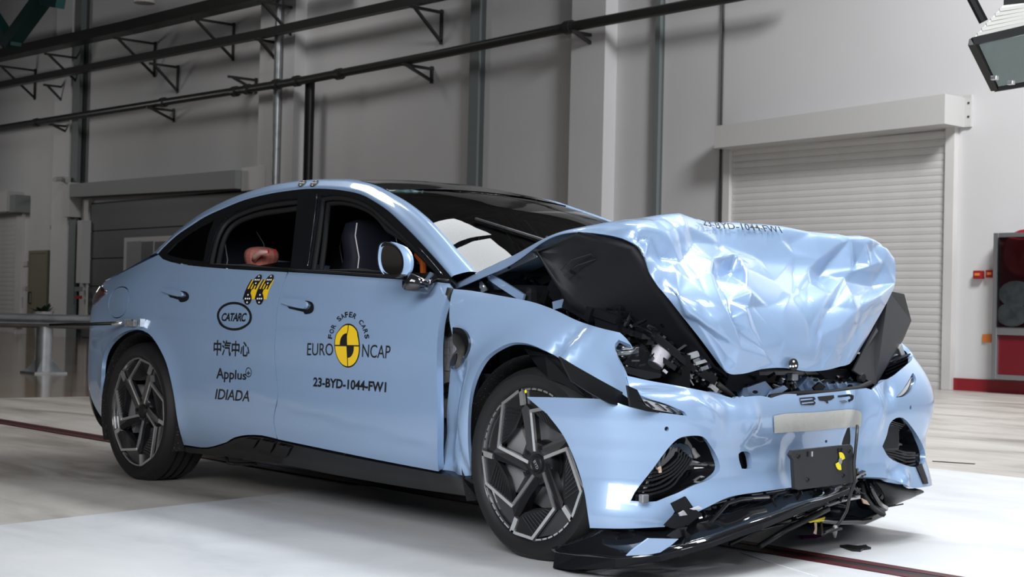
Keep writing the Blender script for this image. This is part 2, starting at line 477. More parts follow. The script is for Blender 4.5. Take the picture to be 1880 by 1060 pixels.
def ellipse2(cx, cy, rx, ry, n=32, a0=0, a1=360):
    return [(cx+rx*math.cos(math.radians(a0+(a1-a0)*i/n)), cy+ry*math.sin(math.radians(a0+(a1-a0)*i/n))) for i in range(n)]
def fan(poly): return np.array(poly), [tuple(range(len(poly)))]
def ring2(cx, cy, rx, ry, wx, wy, n=40):
    a = ellipse2(cx, cy, rx, ry, n); b = ellipse2(cx, cy, rx-wx, ry-wy, n)
    return np.array(a+b), [(i, (i+1) % n, n+(i+1) % n, n+i) for i in range(n)]

def decal_poly(name, S, poly, quad_px, material, parent, off, out_sign, bbox):
    """flat sticker outline laid on a curved panel (follows the curvature)"""
    p = np.array(poly, float); lo, hi = np.array(bbox[0], float), np.array(bbox[1], float); t = (p-lo)/(hi-lo); Q = S.hit(quad_px); a, b = t[:, :1], t[:, 1:]
    uv = Q[0]*(1-a)*(1-b)+Q[1]*a*(1-b)+Q[2]*a*b+Q[3]*(1-a)*b
    return panel(name, S, uv, [], .012, material, parent, 0, off=off, out_sign=out_sign)
# ================================================================== the hall
def floor_mat(name, c1, c2, c3, scale, stretch, rough, bumpd=0.01, spec=0.5):
    m = bpy.data.materials.new(name); m.use_nodes = True; nt = m.node_tree; b = nt.nodes['Principled BSDF']
    tc = nt.nodes.new('ShaderNodeTexCoord'); mp = nt.nodes.new('ShaderNodeMapping')
    mp.inputs['Scale'].default_value = (scale, scale*stretch, 1)
    n1 = nt.nodes.new('ShaderNodeTexNoise'); n1.inputs['Scale'].default_value = 1.0; n1.inputs['Detail'].default_value = 8; n1.inputs['Roughness'].default_value = 0.62
    n1.inputs['Distortion'].default_value = 0.8
    r = nt.nodes.new('ShaderNodeValToRGB'); cr = r.color_ramp
    cr.elements[0].position = 0.30; cr.elements[0].color = (*c1, 1); cr.elements[1].position = 0.66; cr.elements[1].color = (*c3, 1)
    e = cr.elements.new(0.48); e.color = (*c2, 1)
    L = nt.links.new
    L(tc.outputs['Object'], mp.inputs[0]); L(mp.outputs[0], n1.inputs['Vector']); L(n1.outputs[0], r.inputs[0]); L(r.outputs[0], b.inputs['Base Color'])
    n2 = nt.nodes.new('ShaderNodeTexNoise'); n2.inputs['Scale'].default_value = 1.6; n2.inputs['Detail'].default_value = 6
    L(tc.outputs['Object'], n2.inputs['Vector'])
    mr = nt.nodes.new('ShaderNodeMapRange'); mr.inputs['To Min'].default_value = rough*0.75; mr.inputs['To Max'].default_value = rough*1.3
    L(n2.outputs[0], mr.inputs[0]); L(mr.outputs[0], b.inputs['Roughness'])
    b.inputs['Specular IOR Level'].default_value = spec
    bp = nt.nodes.new('ShaderNodeBump'); bp.inputs['Strength'].default_value = 0.10; bp.inputs['Distance'].default_value = bumpd
    L(n1.outputs[0], bp.inputs['Height']); L(bp.outputs[0], b.inputs['Normal'])
    MATS[name] = m
floor_mat('concrete', (0.22, 0.195, 0.175), (0.46, 0.43, 0.39), (0.60, 0.57, 0.53), 0.6, 2.6, 0.34)
floor_mat('white_floor', (0.50, 0.51, 0.53), (0.60, 0.615, 0.63), (0.66, 0.67, 0.685), 1.1, 1.6, 0.42)
floor_mat('brown_floor', (0.13, 0.09, 0.06), (0.20, 0.145, 0.10), (0.26, 0.19, 0.135), 0.4, 1.0, 0.10)
floor = struct(mk('floor', [(-46, -12, 0), (16, -12, 0), (16, 16, 0), (-46, 16, 0)], [(0, 1, 2, 3)], 'concrete'),
               'polished marbled concrete floor of the crash hall', 'floor')
def slab(name, poly, h, material, parent):
    return MB().prism([(x, y, 0.0) for x, y in poly], (0, 0, h)).build(name, material, parent)
wA = pZ(0, 966); wB = pZ(480, 912); dd_ = (wB-wA); e1 = wA-dd_*6; tt = (3.37-wA[1])/dd_[1]; e2 = wA+dd_*tt
slab('painted_area', [(e1[0], e1[1]), (16, e1[1]), (16, 3.37), (e2[0], 3.37)], 0.003, 'white_floor', floor)
slab('brown_area', [(-46, -12), (-6.37, -12), (-6.37, 3.2), (-9.5, 3.6), (-9.5, 16), (-46, 16)], 0.002, 'brown_floor', floor)
# track channel: black slot between two dull red strips
def strip(name, y0, y1, h, material):
    slab(name, [(-6.36, y0), (9, y0), (9, y1), (-6.36, y1)], h, material, floor)
strip('track_edge', -0.085, -0.028, 0.006, 'track_red'); strip('track_edge', 0.028, 0.085, 0.006, 'track_red')
strip('track_slot', -0.028, 0.028, 0.0045, 'track_black')
MB().bar(pZ(1360, 1015, .004), pZ(1500, 1060, .004), 0.006, 0.002).build('floor_line', 'white_line', floor)
MB().bar(pZ(1712, 847, .003), pZ(1790, 852, .003), 0.03, 0.002).build('floor_joint', 'track_black', floor)
MB().bar(pZ(680, 894, .004), pZ(872, 929, .004), 0.004, 0.002).build('floor_line', 'white_line', floor)
# wall frame
WB = np.array([-4.155, 13.03, 0.0]); wa = 0.0
WD = np.array([math.cos(wa), math.sin(wa), 0]); WN = np.array([math.sin(wa), -math.cos(wa), 0])   # WN points to the hall
def W(w, h, off=0.0): return WB+WD*w+WN*off+np.array([0, 0, h])
def wp(px, py, off=0.0):
    q = onplane(px, py, WN, WN@WB+off); return float((q-WB)@WD), float(q[2])
RW = Matrix(((WD[0], -WN[0], 0), (WD[1], -WN[1], 0), (0, 0, 1)))   # local x along the wall, y into the wall
def wbox(mb, w0, w1, h0, h1, o0, o1, bev=0.0):
    return mb.box(W((w0+w1)/2, (h0+h1)/2, (o0+o1)/2), (abs(w1-w0), abs(o1-o0), abs(h1-h0)), RW, bev)
def pbox(mb, x0, y0, x1, y1, o0, o1, bev=0.0):
    a = wp(x0, y0, o1); b = wp(x1, y1, o1); return wbox(mb, a[0], b[0], b[1], a[1], o0, o1, bev)
wall = MB(); wbox(wall, -45, 16, 0, 9.6, -0.3, 0)
wall = struct(wall.build('wall_back', 'wall'), 'off-white plastered hall wall behind the car', 'wall')
for x0, x1 in ((97, 126), (472, 536), (1044, 1106)):
    a = wp(x0, 300, 0.28)[0]; b = wp(x1, 300, 0.28)[0]
    p = MB(); wbox(p, a, b, 0, 9.6, 0, 0.28); p.build('pilaster', 'wall', wall)
ceil = MB(); wbox(ceil, -45, 16, 9.6, 9.7, -0.3, 27)
struct(ceil.build('ceiling', 'ceiling'), 'dark ceiling high above the hall', 'ceiling')
wl = MB(); wbox(wl, -45.2, -45, 0, 9.6, -0.3, 27); struct(wl.build('wall_left', 'wall'), 'far end wall of the hall', 'wall')
wn = MB(); wn.box((-17, -12.1, 4.8), (66, .2, 9.6)); wn = struct(wn.build('wall_front', 'wall_dim'), 'long grey hall wall on the camera side', 'wall')
wd_b = MB(); wd_b.box((-17, -11.97, .7), (66, .06, 1.4)); wd_b.build('wall_base', 'wall_base', wn)
a = wp(1745, 700)[0]; bb = MB(); wbox(bb, a, 16, 0, 0.16, 0, 0.03)
struct(bb.build('baseboard_back', 'red_base'), 'dark red painted base strip along the wall', 'baseboard')
# --- rolling shutters
def shutter(n, x0, x1, ytop, boxpx, name_label, slat_mat, hs=0.098, guides=True, ybase=None):
    root = struct(empty('door_%d' % n, W(wp((x0+x1)/2, 700)[0], 0)), name_label, 'shutter door')
    inv = Matrix.Translation(-Vector(root.location))
    wL, wR = wp(x0, 600)[0], wp(x1, 600)[0]
    top = wp((x0+x1)/2, ytop)[1]
    k = int(top/hs)+1
    prof = [(0, 0.012), (0.010, 0.015), (hs*0.5, 0.020), (hs-0.014, 0.016), (hs-0.009, 0.009), (hs, 0.008)]
    V = []; F = []
    for w_ in (wL, wR):
        for h, o in prof: V.append(W(w_, h, 0.02+o)-np.array(root.location))
        for h, o in (prof[-1], prof[0]): V.append(W(w_, h, 0.0)-np.array(root.location))
    q = len(prof)+2
    F = [(i, i+q, (i+1) % q+q, (i+1) % q) for i in range(q)]+[tuple(range(q)), tuple(range(2*q-1, q-1, -1))]
    first = mk('slat', V, F, slat_mat, root)
    for i in range(1, k):
        c = first.copy(); COL.objects.link(c); c.parent = root; c.location = (0, 0, i*hs)
    return root, wL, wR, top
def child_of(o, root):
    o.parent = root; o.matrix_parent_inverse = Matrix.Translation(-Vector(root.location)); return o
r1, wL, wR, top = shutter(1, 1342, 1736, 262, None, 'closed white slatted rolling shutter under a long sheet-metal housing', 'shutter')
hb = MB(); A = wp(1312, 232, .5); B = wp(1735, 172, .5); A2 = wp(1312, 272, .5); B2 = wp(1735, 227, .5)
hh0 = (A2[1]+B2[1])/2; hh1 = (A[1]+B[1])/2
hb.add([W(A[0], A2[1], .5), W(B[0], B2[1], .5), W(B[0], B[1], .5), W(A[0], A[1], .5), W(A[0], A2[1], 0), W(B[0], B2[1], 0), W(B[0], B[1], 0), W(A[0], A[1], 0)],
       [(0, 1, 2, 3), (7, 6, 5, 4), (0, 4, 5, 1), (1, 5, 6, 2), (2, 6, 7, 3), (3, 7, 4, 0)])
child_of(hb.build('housing', 'box_metal'), r1)
fl = MB(); wbox(fl, B[0]-.02, B[0]+0.10, B2[1], B[1]+.03, 0, 0.04); child_of(fl.build('end_flange', 'box_metal'), r1)
for hh in (0.12, 0.30):
    bl = MB(); wbox(bl, B[0]+.05, B[0]+.075, B2[1]+hh, B2[1]+hh+.025, 0.04, 0.05); child_of(bl.build('bolt', 'pipe_dark'), r1)
for w0, w1 in ((wL-0.14, wL-0.005), (wR+0.005, wR+0.15)):
    g = MB(); wbox(g, w0, w1, 0, top+.2, 0, 0.10, 0.006); child_of(g.build('guide_rail', 'shutter'), r1)
# far left shutter
r3, wL, wR, top = shutter(3, -90, 29, 398, None, 'white slatted shutter at the far left edge of the hall', 'shutter', 0.13)
g = MB(); pbox(g, -90, 362, 12, 388, 0, 0.5); child_of(g.build('housing', 'box_metal'), r3)
g = MB(); pbox(g, 12.5, 359, 28, 389, 0, 0.42); child_of(g.build('housing_end', 'box_grey'), r3)
g = MB(); pbox(g, 30, 392, 35, 600, 0, 0.1); child_of(g.build('guide_rail', 'shutter'), r3)
# grey sectional door
r2 = struct(empty('door_2', W(wp(300, 600)[0], 0)), 'dark grey sectional door behind the tail of the car', 'door')
seams = [358, 430, 490, 541, 600]
wl0, wr0 = wp(158, 450)[0], wp(452, 450)[0]
hs_ = [wp(300, y)[1] for y in (358, 418, 478, 531, 590)]
hs_ = [3.42, 2.72, 2.02, 1.32, 0.62, 0.0]
for i in range(len(hs_)-1):
    g = MB(); wbox(g, wl0, wr0, hs_[i+1]+.012, hs_[i]-.012, 0.0, 0.06, 0.008); child_of(g.build('door_section', 'door_grey'), r2)
g = MB(); wbox(g, wl0, wr0, 0, 3.45, 0.0, 0.03); child_of(g.build('door_core', 'pipe_black'), r2)
g = MB(); pbox(g, 228, 437, 330, 500, 0.06, 0.10); wf = g.build('window_frame', 'box_metal'); child_of(wf, r2)
g = MB(); pbox(g, 233, 444, 258, 500, 0.09, 0.115); child_of(g.build('pane', 'box_grey'), r2)
g = MB(); pbox(g, 258.5, 444, 279, 500, 0.09, 0.112); child_of(g.build('pane', 'door_grey'), r2)
g = MB(); pbox(g, 284, 444, 330, 500, 0.09, 0.112); child_of(g.build('pane', 'door_grey'), r2)
for x0, x1 in ((150, 156), (455, 462)):
    g = MB(); pbox(g, x0, 365, x1, 600, 0, 0.12); child_of(g.build('guide_rail', 'box_metal'), r2)
hb = MB(); A = wp(128, 338, .45); B = wp(432, 312, .45); A2 = wp(128, 362, .45); B2 = wp(432, 346, .45)
hb.add([W(A[0], A2[1], .45), W(B[0], B2[1], .45), W(B[0], B[1], .45), W(A[0], A[1], .45), W(A[0], A2[1], 0), W(B[0], B2[1], 0), W(B[0], B[1], 0), W(A[0], A[1], 0)],
       [(0, 1, 2, 3), (7, 6, 5, 4), (0, 4, 5, 1), (1, 5, 6, 2), (2, 6, 7, 3), (3, 7, 4, 0)])
child_of(hb.build('housing', 'box_grey'), r2)
g = MB(); wbox(g, B[0]+.01, B[0]+.95, B2[1]-.05, B[1]+.06, 0, 0.30, .01); child_of(g.build('motor_box', 'box_metal'), r2)
g = MB(); pbox(g, 117, 336, 127, 398, 0, 0.42); child_of(g.build('end_plate', 'box_metal'), r2)
# personnel door
r4 = struct(empty('door_4', W(wp(70, 600)[0], 0)), 'small olive grey personnel door at the far left', 'door')
g = MB(); a = wp(56, 466, .05); b = wp(86, 466, .05); wbox(g, a[0], b[0], 0, a[1], 0, 0.05, .005); child_of(g.build('door_leaf', 'olive_door'), r4)
g = MB(); wbox(g, a[0]-.08, a[0], 0, a[1]+.08, 0, 0.07); wbox(g, b[0], b[0]+.08, 0, a[1]+.08, 0, 0.07); wbox(g, a[0], b[0], a[1], a[1]+.08, 0, .07); child_of(g.build('door_frame', 'olive_door'), r4)
g = MB(); g.tube([W(a[0]+.12, 0.85, .06), W(a[0]+.12, .85, .12), W(a[0]+.12, 1.15, .12), W(a[0]+.12, 1.15, .06)], .02); child_of(g.build('handle', 'pipe_black'), r4)
# --- poles and conduits on the wall
def wall_pole(name, x, y0, y1, wid, off, material, label, cat, round_=False, h0=None):
    a = wp(x, y0, off); b = wp(x, y1, off)
    mb = MB(); w_ = (a[0]+b[0])/2; lo = 0.0 if h0 is None else h0
    if round_: mb.tube([W(w_, lo, off), W(w_, a[1], off)], wid/2, 12)
    else:      # H-section
        wbox(mb, w_-wid/2, w_+wid/2, lo, a[1], off-.012, off); wbox(mb, w_-wid/2, w_+wid/2, lo, a[1], 0.0, 0.012); wbox(mb, w_-.012, w_+.012, lo, a[1], 0.012, off-.012)
    return tag(mb.build(name, material, smooth=False, ang=40 if round_ else None), label, cat)
wall_pole('steel_column', 870, -60, 340, 0.26, 0.16, 'pole_grey', 'grey green steel column in the middle of the back wall', 'column')
wall_pole('steel_column', 1205, -60, 400, 0.10, 0.12, 'pole_grey', 'thin dark grey steel column just left of the rolling shutter', 'column')
wall_pole('wall_pipe', 510, -60, 340, 0.17, 0.375, 'galv', 'bare steel downpipe on the pilaster behind the car roof', 'pipe', True)
bp_ = wall_pole('black_pipe', 567, 151, 335, 0.20, 0.40, 'pipe_black', 'thick black vertical pipe dropping from the long wall pipe', 'pipe', True)
wall_pole('cable', 1326, -60, 330, 0.035, 0.05, 'pipe_dark', 'thin cable running down to the right shutter housing', 'cable', True)
wall_pole('cable', 153, 60, 333, 0.04, 0.05, 'pipe_black', 'thin black cable above the grey sectional door', 'cable', True)
wall_pole('conduit', 137, -60, 600, 0.36, 0.24, 'wall_grey', 'wide grey duct column at the left end of the sectional door', 'column')
g = MB(); pbox(g, 142.5, 405, 148, 520, 0, .3); tag(g.build('conduit', 'switch_white'), 'short white conduit left of the sectional door', 'conduit')
g = MB(); pbox(g, 137, 527, 145, 535, .24, .34); tag(g.build('switch_box', 'pole_grey'), 'dark teal switch box beside the sectional door', 'switch')
g = MB(); pbox(g, 137, 543, 144, 549, .24, .34); tag(g.build('push_button_box', 'alarm_red'), 'tiny red push button box beside the sectional door', 'switch')
g = MB(); pbox(g, 39, 480, 50, 489, 0, .04); tag(g.build('door_sign', 'switch_white'), 'small pale sign plate left of the olive door', 'sign')
g = MB(); pbox(g, 44, 526, 47, 533, 0, .04); tag(g.build('light_switch', 'switch_white'), 'tiny light switch left of the olive door', 'switch')
g = MB(); pbox(g, 92, 414, 98, 421, 0, .12); pbox(g, 95, 419, 98, 431, 0, .06); tag(g.build('wall_bracket', 'box_grey'), 'small bracket on the pilaster above the olive door', 'bracket')
g = MB(); g.tube([W(*wp(100, 330, .7), .7), W(*wp(117, 328, .3), .3)], .06); pbox(g, 112, 326, 120, 338, .28, .42); tag(g.build('security_camera', 'box_metal'), 'small security camera by the left door housing', 'camera')
# --- long horizontal pipes
def hpipe(name, pts, off, r, material, label, rings=(), n=14):
    root = empty(name, W(wp(*pts[0], off)[0], 0))
    P = [W(*wp(x, y, off), off) for x, y in pts]
    P = [P[0]+(P[0]-P[1])*0.3]+P+[P[-1]+(P[-1]-P[-2])*0.4]
    child_of(MB().tube(P, r, n).build('pipe_run', material, ang=50), root)
    for x, y in rings:
        c = W(*wp(x, y, off), off); q = MB().tube([c-WD*.12, c-WD*.07, c-WD*.07, c+WD*.07, c+WD*.07, c+WD*.12], [r*1.1, r*1.1, r*1.35, r*1.35, r*1.1, r*1.1], n)
        child_of(q.build('coupling', material, ang=40), root)
    tag(root, label, 'pipe'); return root
p1 = hpipe('wall_pipe', [(0, 235), (280, 191), (560, 147), (800, 101), (1045, 50), (1330, -3)], 0.55, 0.085, 'pipe_dark', 'lowest long dark round pipe with couplings along the wall', [(67, 225), (300, 188), (432, 168), (455, 164), (508, 155), (545, 149), (623, 136), (1045, 50)])
def cab_tray(name, pts, off, wid, th, label):
    root = empty(name, W(wp(*pts[0], off)[0], 0)); P = [W(*wp(x, y, off), off) for x, y in pts]
    P = [P[0]+(P[0]-P[1])*0.3]+P+[P[-1]+(P[-1]-P[-2])*0.4]
    mb = MB()
    for a_, b_ in zip(P[:-1], P[1:]): mb.bar(a_, b_, wid, th)
    child_of(mb.build('tray_run', 'pipe_dark'), root); tag(root, label, 'cable tray'); return root
t1 = cab_tray('cable_tray', [(0, 157), (480, 63), (780, -2)], 0.60, 0.16, 0.17, 'flat dark cable tray in the middle above the round pipe')
t2 = cab_tray('cable_tray', [(0, 102), (240, 50), (480, -8)], 0.75, 0.4, 0.24, 'uppermost wide dark cable tray near the roof truss')
def bracket(x, y, off0, size, drop, root):
    w_, h_ = wp(x, y, off0); mb = MB()
    mb.bar(W(w_, h_, 0), W(w_, h_, off0+.15), .06, .05); mb.bar(W(w_, h_, off0+.05), W(w_, h_-drop, .03), .05, .05, (1, 0, 0)); mb.bar(W(w_, h_+.05, .03), W(w_, h_-drop-.05, .03), .05, .05, (1, 0, 0))
    child_of(mb.build('bracket', 'pipe_dark'), root)
for x, y in ((90, 157), (285, 118), (480, 74), (765, 14)): bracket(x, y, .62, .5, .55, t1)
for x, y in ((5, 122), (92, 100), (220, 71), (362, 35), (485, 5)): bracket(x, y, .95, .5, .75, t2)
for x, y in ((280, 199), (750, 120), (1060, 60), (100, 230), (430, 142)): bracket(x, y, .58, .3, .22, p1)
g = MB(); g.tube([W(*wp(265, -2, 1.2), 1.2)+np.array([0, 0, .8]), W(*wp(265, -2, 1.2), 1.2)], .03); g.lathe([(0.0, 0), (.24, 0), (.26, .04), (.15, .2), (.05, .3)], 16, Matrix.Translation(W(*wp(265, 6, 1.2), 1.2)))
tag(g.build('pendant_lamp', 'box_metal', ang=40), 'small round unlit lamp hanging at the top left', 'lamp')
# roof truss
tr = empty('roof_truss', (0, 0, 0)); tr.location = tuple(onplane(20, 60, WN, WN@WB+4.0))
def tp(x, y): return onplane(x, y, WN, WN@WB+4.0)
child_of(MB().bar(tp(18, 80), tp(95, -25), .30, .30, (1, 0, 0)).build('diagonal', 'beam_teal'), tr)
child_of(MB().bar(tp(18, 80), tp(-20, 20), .26, .26, (1, 0, 0)).build('diagonal', 'beam_teal'), tr)
child_of(MB().bar(tp(-60, 70), tp(30, 74), .24, .24, (0, 0, 1)).build('bottom_chord', 'beam_teal'), tr)
child_of(MB().prism([tp(85, -5), tp(122, -5), tp(118, 17), tp(90, 12)], WN*.2).build('gusset_plate', 'beam_teal'), tr)
tag(tr, 'dark teal roof truss corner at the top left', 'truss')
# --- floodlight, top right
fr = empty('floodlight'); fd = onplane(1840, 90, CF, CF@CAM+9.0); fr.location = tuple(fd)
D9 = CF@CAM+9.0
def fp(x, y, dz=0.0): return onplane(x, y, CF, D9+dz)
mb = MB()
# housing: pyramid body in front of the glass
gl = [fp(1785, 73, -.1), fp(1905, 45, -.1), fp(1925, 142, .25), fp(1827, 158, .25)]
tp_ = [fp(1842, 10, .1), fp(1900, 3, .1), fp(1905, 20, .35), fp(1846, 30, .35)]
mb.add(gl+tp_, [(0, 1, 5, 4), (1, 2, 6, 5), (2, 3, 7, 6), (3, 0, 4, 7), (4, 5, 6, 7)])
child_of(mb.build('lamp_housing', 'lamp_body'), fr)
for i in range(6):
    t = (i+1)/7.0
    a_ = gl[0]*(1-t)+tp_[0]*t; b_ = gl[1]*(1-t)+tp_[1]*t
    child_of(MB().bar(a_-CF*.01, b_-CF*.01, .012, .02).build('cooling_fin', 'lamp_body'), fr)
fr_c = [fp(1797, 75, -.08), fp(1900, 54, -.08), fp(1915, 138, .22), fp(1833, 153, .22)]
child_of(MB().prism(fr_c, CU*-.02).build('front_glass', 'lamp_glass'), fr)
for i in range(4):
    child_of(MB().bar(gl[i]-CU*.012, gl[(i+1) % 4]-CU*.012, .045, .045).build('frame_bar', 'pipe_black'), fr)
for x, y in ((1797, 88), (1826, 143), (1815, 71), (1856, 152)):
    child_of(MB().box(fp(x, y, -.02), (.04, .03, .025), None, .004).build('clip', 'alu'), fr)
child_of(MB().tube([fp(1775, -20, .2), fp(1806, 40, .2)], .03).build('arm', 'pipe_black'), fr)
child_of(MB().box(fp(1876, 2, .2), (.16, .16, .1), None, .01).build('mount', 'pipe_dark'), fr)
tag(fr, 'unlit square floodlight with a pyramid housing hanging top right', 'lamp')
# --- fire cabinet
fc = empty('fire_cabinet', W(wp(1860, 690)[0], 0)); 
a = wp(1827, 430, .22); b = wp(1827, 694, .22); w0 = a[0]; w1 = w0+1.05; h1 = wp(1840, 428, .22)[1]; h0 = wp(1840, 697, .22)[1]; hm = wp(1840, 608, .22)[1]
def cw(nm, m_, *args, bev=0): g = MB(); wbox(g, *args, bev); return child_of(g.build(nm, m_), fc)
cw('cabinet_box', 'steel_frame', w0, w1, h0, h1, 0, .20)
for (x0, x1, z0, z1) in ((w0, w0+.07, h0, h1), (w1-.07, w1, h0, h1), (w0+.07, w1-.07, h0, h0+.06), (w0+.07, w1-.07, h1-.06, h1), (w0+.07, w1-.07, hm-.05, hm+.05)):
    cw('frame_bar', 'steel_frame', x0, x1, z0, z1, .20, .26, bev=.006)
cw('lower_pane', 'cab_red', w0+.07, w1-.07, h0+.06, hm-.05, .20, .215)
cw('upper_back', 'cab_red', w0+.07, w1-.07, hm+.05, h1-.06, .20, .205)
hz = MB(); c = W(w0+.42, hm+.98, .21); Mx = Matrix(((WD[0], 0, WN[0], c[0]), (WD[1], 0, WN[1], c[1]), (0, 1, 0, c[2]), (0, 0, 0, 1)))
hz.lathe([(0, .05), (.06, .05), (.09, .03), (.20, .035), (.27, .05), (.30, .03), (.30, 0)], 28, Mx); child_of(hz.build('hose_reel', 'alarm_red', ang=40), fc)
hz = MB()
for q, (dw, dh, rw) in enumerate(((.25, .16, .22), (.62, .2, .2), (.3, .42, .24), (.7, .45, .18))):
    c = W(w0+dw, hm+.05+dh, .215); hz.lathe([(0, .045), (rw*.6, .04), (rw*.9, .02), (rw, 0)], 16, Matrix(((WD[0], 0, WN[0], c[0]), (WD[1]*1, 0, WN[1], c[1]), (0, .7, 0, c[2]), (0, 0, 0, 1))))
child_of(hz.build('folded_hose', 'cab_white', ang=60), fc)
cw('upper_glass', 'lens_glass', w0+.07, w1-.07, hm+.05, h1-.06, .268, .272)
tag(fc, 'steel framed fire hose cabinet with red panels at the right edge', 'cabinet')
def alarm(x0, y0, x1, y1, label):
    r = empty('fire_alarm_box', W(*wp((x0+x1)/2, y1, 0), 0)); g = MB(); pbox(g, x0, y0, x1, y1, 0, .09, .008); child_of(g.build('body', 'alarm_red'), r)
    g = MB(); m_ = (y0+y1)/2; pbox(g, x0+3, m_-3, x1-3, m_+2, .09, .097); child_of(g.build('face_plate', 'orange_tag'), r); tag(r, label, 'alarm box')
alarm(1786, 497, 1801, 512, 'left one of two small red alarm boxes beside the fire cabinet')
alarm(1809, 496, 1823, 510, 'right one of two small red alarm boxes, touching the fire cabinet')
g = MB(); pbox(g, 1803, 614, 1819, 629, 0, .03, .004); tag(g.build('wall_tag', 'orange_tag'), 'small orange plate on the wall below the red alarm boxes', 'sign')
# --- guardrail
gr = empty('guardrail'); G0 = pZ(80, 686); gr.location = (G0[0], G0[1], 0)
gd = np.array([0.12, 1.0, 0]); gd = pZ(170, 688)-pZ(0, 684); gd[2] = 0; gd /= np.linalg.norm(gd); gn = np.array([gd[1], -gd[0], 0]); gn = gn if gn@(CAM-G0) > 0 else -gn
htop = onplane(80, 577, gn, gn@G0+.1)[2]; hbot = onplane(80, 603, gn, gn@G0+.1)[2]
prof = [(htop, .06), (htop-.02, .10), (htop-.07, .14), (htop-.12, .14), ((htop+hbot)/2+.03, .07), ((htop+hbot)/2-.03, .07), (hbot+.12, .14), (hbot+.07, .14), (hbot+.02, .10), (hbot, .06)]
prof = [(hbot+(h-hbot), o) for h, o in prof]
V = []; F = []
for s_ in (-9.0, 3.5):
    for h, o in prof: V.append(G0*[1, 1, 0]+gd*s_+gn*o+np.array([0, 0, h]))
    for h, o in prof[::-1]: V.append(G0*[1, 1, 0]+gd*s_+gn*(o-.012)+np.array([0, 0, h]))
q = 2*len(prof); F = [(i, (i+1) % q, (i+1) % q+q, i+q) for i in range(q)]+[tuple(range(q)), tuple(range(2*q-1, q-1, -1))]
child_of(mk('rail_beam', V, F, 'galv'), gr)
for s_ in (0.0, -4.0):
    c = G0*[1, 1, 0]+gd*s_
    g = MB(); g.tube([c+np.array([0, 0, .02]), c+np.array([0, 0, htop-.02])], .10, 20); post = child_of(g.build('post', 'galv', ang=40), gr)
    g = MB(); g.box(c+np.array([0, 0, .012]), (.42, .42, .024)); child_of(g.build('base_plate', 'galv'), gr)
    for k in range(4):
        an = math.pi/4+k*math.pi/2; v = np.array([math.cos(an), math.sin(an), 0])
        g = MB(); g.prism([c+v*.1+np.array([0, 0, .024]), c+v*.24+np.array([0, 0, .024]), c+v*.1+np.array([0, 0, .17])], np.array([-v[1], v[0], 0])*.012); child_of(g.build('gusset', 'galv'), gr)
tag(gr, 'galvanised corrugated guardrail on a round post behind the car', 'guardrail')
# --- plant behind the rail
pc = pZ(78, 655)+np.array([-2.5, 2.2, 0]); 
pr = empty('potted_plant'); q0 = onplane(78, 572, (0, 1, 0), pc[1]); q0[2] = 0; ph = onplane(78, 572, (0, 1, 0), pc[1])[2]; pr.location = tuple(q0)
g = MB(); g.lathe([(0, 0), (.13, 0), (.2, ph*.95), (.22, ph), (.19, ph), (.17, ph-.06), (0, ph-.06)], 18, Matrix.Translation(q0)); child_of(g.build('pot', 'pot', ang=40), pr)
for k in range(20):
    an = k*2.4; L = .22+.14*random.random(); el = .35+.75*random.random(); d = np.array([math.cos(an), math.sin(an), 0]); c = q0+np.array([0, 0, ph-.05])+d*.05
    P = [c+d*(L*t*math.cos(el))+np.array([0, 0, L*(t*math.sin(el)*1.1-.25*t*t)]) for t in (0, .35, .7, 1)]; s_ = np.array([-d[1], d[0], 0]); wd = [.02, .045, .04, .004]
    V = [p_+s_*w_*sg for p_, w_ in zip(P, wd) for sg in (-1, 1)]; F = [(2*i, 2*i+1, 2*i+3, 2*i+2) for i in range(3)]
    child_of(mk('leaf', V, F, 'leaf', smooth=True), pr)
tag(pr, 'low potted plant with spiky dark leaves behind the guardrail', 'plant')
# ================================================================== the car (x forward, y to its left, z up; origin under the rear axle)
car = empty('car', (0, 0, 0))
tag(car, 'pale blue crash-tested sedan with a crumpled bonnet and torn front bumper', 'car')
# --- right body side as one surface: s along the plan outline, z up
PLAN = np.array([(-.955, .02), (-.95, -.30), (-.925, -.58), (-.85, -.745), (-.69, -.835), (-.45, -.885), (-.15, -.918), (.3, -.93), (.9, -.928), (1.6, -.925), (2.2, -.928), (2.6, -.932), (2.9, -.935), (3.15, -.925), (3.35, -.90), (3.5, -.86)])
_s = np.concatenate([[0], np.cumsum(np.linalg.norm(np.diff(PLAN, axis=0), axis=1))])
_s = _s-_s[8]+.9
plan_ev = hermite(_s, PLAN)
S_REAR = _s[0]
low_ev = hermite([.10, .18, .24, .30, .38, .50, .60, .70, 2.0], [.14, .095, .055, .028, .010, 0, 0, .003, .003])
zb_ev = hermite([-3, -.9, -.5, 0, .5, 1.3, 2.0, 2.35, 2.6, 2.9, 3.2, 3.5], [.97, .99, 1.035, 1.065, 1.055, 1.025, 1.0, .985, .955, .91, .83, .74])
up_ev = hermite([-1.5, -.34, -.27, -.21, -.17, -.13, -.09, -.05, -.02, 0, .05, .2, .45], [0, 0, .000, .002, .006, .014, .026, .046, .068, .085, .118, .208, .36])
